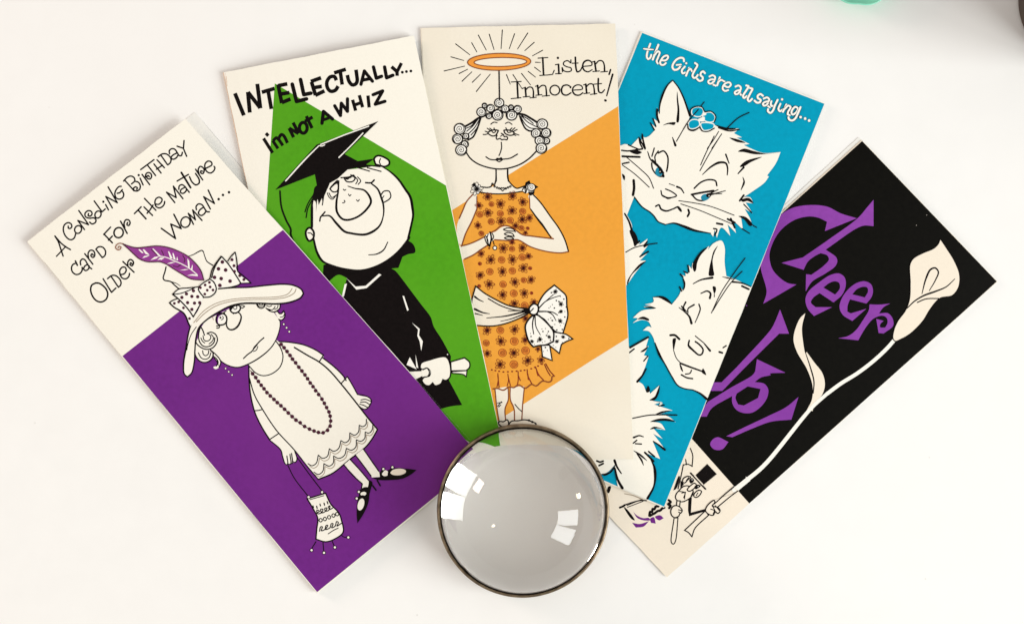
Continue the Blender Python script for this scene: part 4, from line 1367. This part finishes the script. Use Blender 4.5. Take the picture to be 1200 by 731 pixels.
# the white table top (the setting)
def tabletop():
    m = mat('white_table_paint', (.855, .852, .838), .55, .25, .012, 60, .05, 900, stain=((.85, .838, .82), 5))
    nt = m.node_tree; b = nt.nodes['Principled BSDF']; tc = [n for n in nt.nodes if n.type == 'TEX_COORD'][0]
    # sparse specks of dirt
    v = nt.nodes.new('ShaderNodeTexVoronoi'); v.inputs['Scale'].default_value = 42; v.inputs['Randomness'].default_value = 1
    nt.links.new(tc.outputs['Object'], v.inputs['Vector'])
    mr = nt.nodes.new('ShaderNodeMapRange'); mr.inputs['From Min'].default_value = .012; mr.inputs['From Max'].default_value = .03
    mr.inputs['To Min'].default_value = .3; mr.inputs['To Max'].default_value = 0
    nt.links.new(v.outputs['Distance'], mr.inputs['Value'])
    old = b.inputs['Base Color'].links[0].from_socket
    mx = nt.nodes.new('ShaderNodeMix'); mx.data_type = 'RGBA'; mx.inputs['B'].default_value = (.45, .42, .38, 1)
    nt.links.new(mr.outputs['Result'], mx.inputs['Factor']); nt.links.new(old, mx.inputs['A']); nt.links.new(mx.outputs['Result'], b.inputs['Base Color'])
    a = 1.1; t = .03
    V = [(-a, -a, 0), (a, -a, 0), (a, a, 0), (-a, a, 0), (-a, -a, -t), (a, -a, -t), (a, a, -t), (-a, a, -t)]
    o = new_obj('tabletop', V, [(0, 1, 2, 3), (7, 6, 5, 4), (0, 4, 5, 1), (1, 5, 6, 2), (2, 6, 7, 3), (3, 7, 4, 0)], [m])
    tag(o, 'plain white painted table top under the cards', None, None, 'structure')
tabletop()

def slab(name, quad, zf, th, m, root, seed=1, wob=.16, nicks=()):
    """a sheet of card stock: uneven cut edges, softened corners, real thickness"""
    P = []
    for i in range(4):
        o, a, b = quad[i-1], quad[i], quad[(i+1) % 4]; n = 60; L = math.hypot(b[0]-a[0], b[1]-a[1]); nx, ny = (b[1]-a[1])/L, -(b[0]-a[0])/L
        l0 = math.hypot(o[0]-a[0], o[1]-a[1]); r = 1.1+.5*math.sin(seed*3+i*2)
        for s in range(5):                                      # softened corner
            f = s/4; p = (a[0]+(o[0]-a[0])*r/l0, a[1]+(o[1]-a[1])*r/l0); q = (a[0]+(b[0]-a[0])*r/L, a[1]+(b[1]-a[1])*r/L)
            P.append(tuple((1-f)**2*p[k_]+2*f*(1-f)*a[k_]+f*f*q[k_] for k_ in (0, 1)))
        for j in range(1, n):
            t = j/n; w = wob*(math.sin(seed*7.1+i*3+t*19)+.6*math.sin(seed*3.3+i*5+t*53)+.4*math.sin(seed+t*131+i))
            P.append((a[0]+(b[0]-a[0])*t+nx*w, a[1]+(b[1]-a[1])*t+ny*w))
    ar = sum(P[i-1][0]*P[i][1]-P[i][0]*P[i-1][1] for i in range(len(P)))
    if ar > 0: P.reverse()                                      # counter-clockwise seen from above
    rx, ry, _ = root.location; V, F = [], []
    v2, f2 = zf.facets(P)
    for d in (0, th):
        o = len(V)
        for x, y, _ in v2:
            z = zf(x, y); wx, wy = world_xy(x, y, z); V.append((wx-rx, wy-ry, z-d))
        for f in f2:
            a = sum(v2[f[i-1]][0]*v2[f[i]][1]-v2[f[i]][0]*v2[f[i-1]][1] for i in range(len(f)))
            up = f if a < 0 else f[::-1]
            F.append(tuple(o+i for i in (up if d == 0 else up[::-1])))
    o = len(V); n = len(P)
    for d in (0, th):
        for x, y in P:
            z = zf(x, y); wx, wy = world_xy(x, y, z); V.append((wx-rx, wy-ry, z-d))
    F += [(o+i, o+n+i, o+n+(i+1) % n, o+(i+1) % n) for i in range(n)]
    return new_obj(name, V, F, [m], None, root)

def fold(quad, bquad, zf, zb, th, m, root):
    """the folded spine that joins front and back leaf along the left edge"""
    rx, ry, _ = root.location; V = []; F = []; n = 30; k_ = 8
    (x0, y0), (x3, y3) = quad[0], quad[3]; L = math.hypot(x3-x0, y3-y0); nx, ny = -(y3-y0)/L, (x3-x0)/L
    cx = sum(p[0] for p in quad)/4-x0; cy = sum(p[1] for p in quad)/4-y0
    if nx*cx+ny*cy > 0: nx, ny = -nx, -ny
    for j in range(n+1):
        t = j/n; x = x0+(x3-x0)*t; y = y0+(y3-y0)*t; zt = zf(x, y); z0 = zb(x, y)-th*.8
        for i in range(k_+1):
            a = math.pi*(i/k_-.5); z = (zt+z0)/2+(zt-z0)/2*math.sin(-a); o = math.cos(a)*1.3*(1+.15*math.sin(j*2.1))
            wx, wy = world_xy(x+nx*o, y+ny*o, zt); V.append((wx-rx, wy-ry, z-2e-6))
    for j in range(n):
        for i in range(k_):
            a = j*(k_+1)+i; F.append((a, a+1, a+k_+2, a+k_+1))
    return new_obj('fold', V, F, [m], None, root, True)

HS = .72
CARDS = [
 # name data, front quad TL TR BR BL, back quad, front heights, back heights (mm), paper, label, drawing list
 dict(q=[(1010.5, 165), (1169, 330), (781.5, 676), (626, 511)], b=[(1006.5, 160.5), (1165, 326), (781, 675), (626, 511)],
      bow=0.9, f=(1.0, 1.7, .7), k=(.25, .3, .25), paper='cream5', art=C5,
      label='black greeting card reading Cheer Up! with a white lily, lowest of the fan'),
 dict(q=[(752.5, 37.5), (967, 121), (778.3, 594.5), (563, 501)], b=[(752.5, 37.5), (966, 121), (778, 594), (563, 501)],
      bow=0.5, f=(1.2, 2.6, 1.9), k=(.4, 1.7, 1.3), paper='cream', art=C4,
      label='turquoise greeting card with two white cats, reading the Girls are all saying'),
 dict(q=[(494, 33), (721, 28), (742.3, 537.5), (515, 542)], b=[(494, 33), (720.4, 28.6), (741.8, 537), (515, 542)],
      bow=0.9, f=(1.9, 3.0, 2.9), k=(1.2, 2.1, 2.2), paper='cream3', art=C3,
      label='cream and orange greeting card of a haloed curly haired woman, Listen, Innocent!'),
 dict(q=[(262, 85), (485, 42), (593.5, 541), (366, 577)], b=[(261, 85), (484.5, 41.5), (593, 540.5), (366, 577)],
      bow=2.2, f=(2.8, 4.6, 3.0), k=(.5, 2.3, 2.4), paper='cream', art=C2,
      label='cream and green greeting card of a grinning graduate in gown and cap'),
 dict(q=[(32, 283), (217, 139.5), (568.5, 535.5), (372, 694.5)], b=[(32, 283), (228.5, 131.5), (573, 536), (372, 694)],
      bow=1.6, f=(4.4, 6.0, 4.1), k=(.2, .2, .2), paper='cream', art=C1,
      label='topmost greeting card, cream and purple, with an old lady in a big hat'),
]
TH = .22e-3
PL = []
for i, c in enumerate(CARDS):
    zf = Sheet(c['q'], [h*HS for h in c['f']], c['bow'], c.get('curl', 0)); zb = Sheet(c['q'], [h*HS+.05 for h in c['k']])
    cx = sum(p[0] for p in c['q'])/4; cy = sum(p[1] for p in c['q'])/4; x, y = world_xy(cx, cy)
    root = empty('greeting_card', (x, y, 0)); tag(root, c['label'], 'greeting card', 'vintage greeting cards fanned out on the table')
    slab('back_leaf', c['b'], zb, TH, INKS['leaf'], root, i+11)
    slab('front_leaf', c['q'], zf, TH, INKS[c['paper']], root, i+1)
    fold(c['q'], c['b'], zf, zb, TH, INKS['worn2' if i == 3 else c['paper']], root)
    g = .2 if i == 0 else .55; (ax, ay) = (sum(p[0] for p in c['q'])/4, sum(p[1] for p in c['q'])/4)
    inner = [(px+(ax-px)*g/120, py+(ay-py)*g/120) for px, py in c['q']]
    art = Art(inner, zf); art.read(c['art']); art.build(root, 22e-6)
    print('card', i, 'levels', art.maxlev, 'prims', len(art.prims))
    PL.append((c['q'], zf, zb))
for i in range(5):               # a card may not cut into the ones under it
    for j in range(i):
        w = 9; q1, f1, _ = PL[j]; q2, _, b2 = PL[i]
        if i == 4: b2 = lambda x, y, f=PL[4][1]: f(x, y)
        for x in range(0, 1200, 8):
            for y in range(0, 731, 8):
                if inside((x, y), q1) and inside((x, y), q2): w = min(w, b2(x, y)-TH-f1(x, y))
        print('gap of card', i, 'over', j, round(w*1e3, 2) if w < 9 else None)

# ------------------------------------------------------------------ the magnifier
def lathe(name, prof, m, parent, seg=128, smooth=True, closed=False, wob=None):
    V = []; F = []; n = len(prof)
    for i in range(seg):
        a = 2*math.pi*i/seg
        for r, z in prof:
            k_ = 1+(wob(a, r, z) if wob else 0); V.append((r*k_*math.cos(a), r*k_*math.sin(a), z))
    for i in range(seg):
        j = (i+1) % seg
        for p in range(n if closed else n-1):
            q = (p+1) % n; F.append((i*n+p, j*n+p, j*n+q, i*n+q))
    # merge the points that sit on the axis
    o = new_obj(name, V, F, [m], None, parent, smooth)
    import bmesh
    b = bmesh.new(); b.from_mesh(o.data); bmesh.ops.remove_doubles(b, verts=b.verts, dist=1e-6)
    bmesh.ops.recalc_face_normals(b, faces=b.faces); b.to_mesh(o.data); b.free()
    return o

def glass(name, col, rough=0.0, ior=1.5):
    m = bpy.data.materials.new(name); m.use_nodes = True; b = m.node_tree.nodes['Principled BSDF']
    b.inputs['Base Color'].default_value = (*col, 1); b.inputs['Roughness'].default_value = rough
    b.inputs['Transmission Weight'].default_value = 1; b.inputs['IOR'].default_value = ior
    nt = m.node_tree; tc = nt.nodes.new('ShaderNodeTexCoord')          # handled glass: faint smears and an uneven pour
    n = nt.nodes.new('ShaderNodeTexNoise'); n.inputs['Scale'].default_value = 55; n.inputs['Detail'].default_value = 6; n.inputs['Distortion'].default_value = 1.5
    nt.links.new(tc.outputs['Object'], n.inputs['Vector'])
    mr = nt.nodes.new('ShaderNodeMapRange'); mr.inputs['From Min'].default_value = .5; mr.inputs['From Max'].default_value = .75
    mr.inputs['To Min'].default_value = rough; mr.inputs['To Max'].default_value = rough+.11
    nt.links.new(n.outputs['Fac'], mr.inputs['Value']); nt.links.new(mr.outputs['Result'], b.inputs['Roughness'])
    n2 = nt.nodes.new('ShaderNodeTexNoise'); n2.inputs['Scale'].default_value = 40; n2.inputs['Detail'].default_value = 2
    nt.links.new(tc.outputs['Object'], n2.inputs['Vector'])
    bm = nt.nodes.new('ShaderNodeBump'); bm.inputs['Strength'].default_value = .25; bm.inputs['Distance'].default_value = .0006
    nt.links.new(n2.outputs['Fac'], bm.inputs['Height']); nt.links.new(bm.outputs['Normal'], b.inputs['Normal'])
    return m
def metal(name, col, rough):
    m = bpy.data.materials.new(name); m.use_nodes = True; nt = m.node_tree; b = nt.nodes['Principled BSDF']
    b.inputs['Metallic'].default_value = 1
    tc = nt.nodes.new('ShaderNodeTexCoord'); n = nt.nodes.new('ShaderNodeTexNoise'); n.inputs['Scale'].default_value = 260; n.inputs['Detail'].default_value = 6
    nt.links.new(tc.outputs['Object'], n.inputs['Vector'])
    r = nt.nodes.new('ShaderNodeValToRGB'); r.color_ramp.elements[0].position = .35; r.color_ramp.elements[1].position = .7
    r.color_ramp.elements[0].color = (*[c*.45 for c in col], 1); r.color_ramp.elements[1].color = (*col, 1)
    nt.links.new(n.outputs['Fac'], r.inputs['Fac']); nt.links.new(r.outputs['Color'], b.inputs['Base Color'])
    mr = nt.nodes.new('ShaderNodeMapRange'); mr.inputs['To Min'].default_value = rough-.1; mr.inputs['To Max'].default_value = rough+.12
    nt.links.new(n.outputs['Fac'], mr.inputs['Value']); nt.links.new(mr.outputs['Result'], b.inputs['Roughness'])
    return m

mx_, my_ = world_xy(612.5, 597, .006)
mag = empty('dome_magnifier', (mx_, my_, .0016))
tag(mag, 'round glass dome magnifier in a brass rim on the inner ends of the cards', 'magnifier')
mag.rotation_euler = (math.radians(-1.9), math.radians(1.0), 0)
RL = .0416                       # lens radius
DOME = .0350; EDGE = .0090; BASE = .0008
R = (RL*RL+DOME*DOME)/(2*DOME)
prof = [(0, BASE), (RL-.0006, BASE), (RL-.0002, BASE+.0003), (RL, BASE+.0009), (RL, EDGE)]
a0 = math.asin(RL/R)
for i in range(1, 41):
    a = a0*(1-i/40); prof.append((R*math.sin(a), EDGE+DOME-R+R*math.cos(a)))
lathe('lens', prof, glass('clear_glass', (1, .985, .96), .015, 1.47), mag, 160)
brass = metal('antique_brass', (.34, .26, .17), .36)
ri = RL+.00012; ro = RL+.0019
rim = [(ri+.0002, .0004), (ro, .0002), (ro+.0003, .0009), (ro+.0001, .0018), (ro, .0076), (ro+.0002, .0088), (ro-.0001, .0100), (ro-.0005, .0104), (ri+.0005, .0103), (ri+.0003, .0096)]
lathe('rim', rim, brass, mag, 160, True, True, wob=lambda a, r, z: .0012*math.sin(a*3+1)+.0006*math.sin(a*11))

seat = [(ri+.0003, .0004), (ri+.0004, .0100), (ri-.0001, .0105), (ri-.0004, .0104), (ri-.0005, .0101), (ri+.0001, .0097), (ri+.0001, .0004)]
lathe('lens_seat', seat, metal('blackened_brass', (.035, .027, .02), .45), mag, 160, True, True)

# ------------------------------------------------------------------ things at the edge of the picture
def gloss(name, col, rough):
    return mat(name, col, rough, .5, .04, 120)
dx, dy = world_xy(1010, -43.5, .008)
dish = empty('scalloped_dish', (dx, dy, 0)); tag(dish, 'mint green scalloped glass dish, only its edge showing at the top of the table', 'dish')
mint = mat('mint_glaze', (.28, .78, .58), .25, .5, .05, 80)
prof = [(0, .0012), (.012, .0012), (.0165, .0030), (.0202, .0075), (.0208, .0085), (.0213, .0080), (.0210, .0068), (.0178, .0018), (.0135, .0003), (0, .0003)]
lathe('bowl', prof, mint, dish, 120, True, False, wob=lambda a, r, z: .035*min(1, r/.018)*abs(math.cos(a*5+.35)))
px_, py_ = world_xy(1272, 2)  # invented stand-in for an unidentified object off the corner, shaped to cast its shadow
caster = empty('corner_shadow_caster', (px_, py_, 0)); tag(caster, 'dark brown jar added just past the corner to throw the soft shadow', 'shadow_caster')
walnut = mat('caster_dark_brown', (.045, .025, .014), .45, .4, .3, 60)
lathe('caster_body', [(0, 0), (.033, 0), (.0355, .002), (.036, .06), (.0355, .112), (.030, .122), (.0275, .124), (.0275, .11), (0, .11)], walnut, caster, 96)
lathe('caster_top', [(0, .1105), (.027, .1105), (.0272, .128), (.025, .131), (.006, .132), (.005, .137), (.008, .141), (.006, .145), (0, .1455)], walnut, caster, 96)
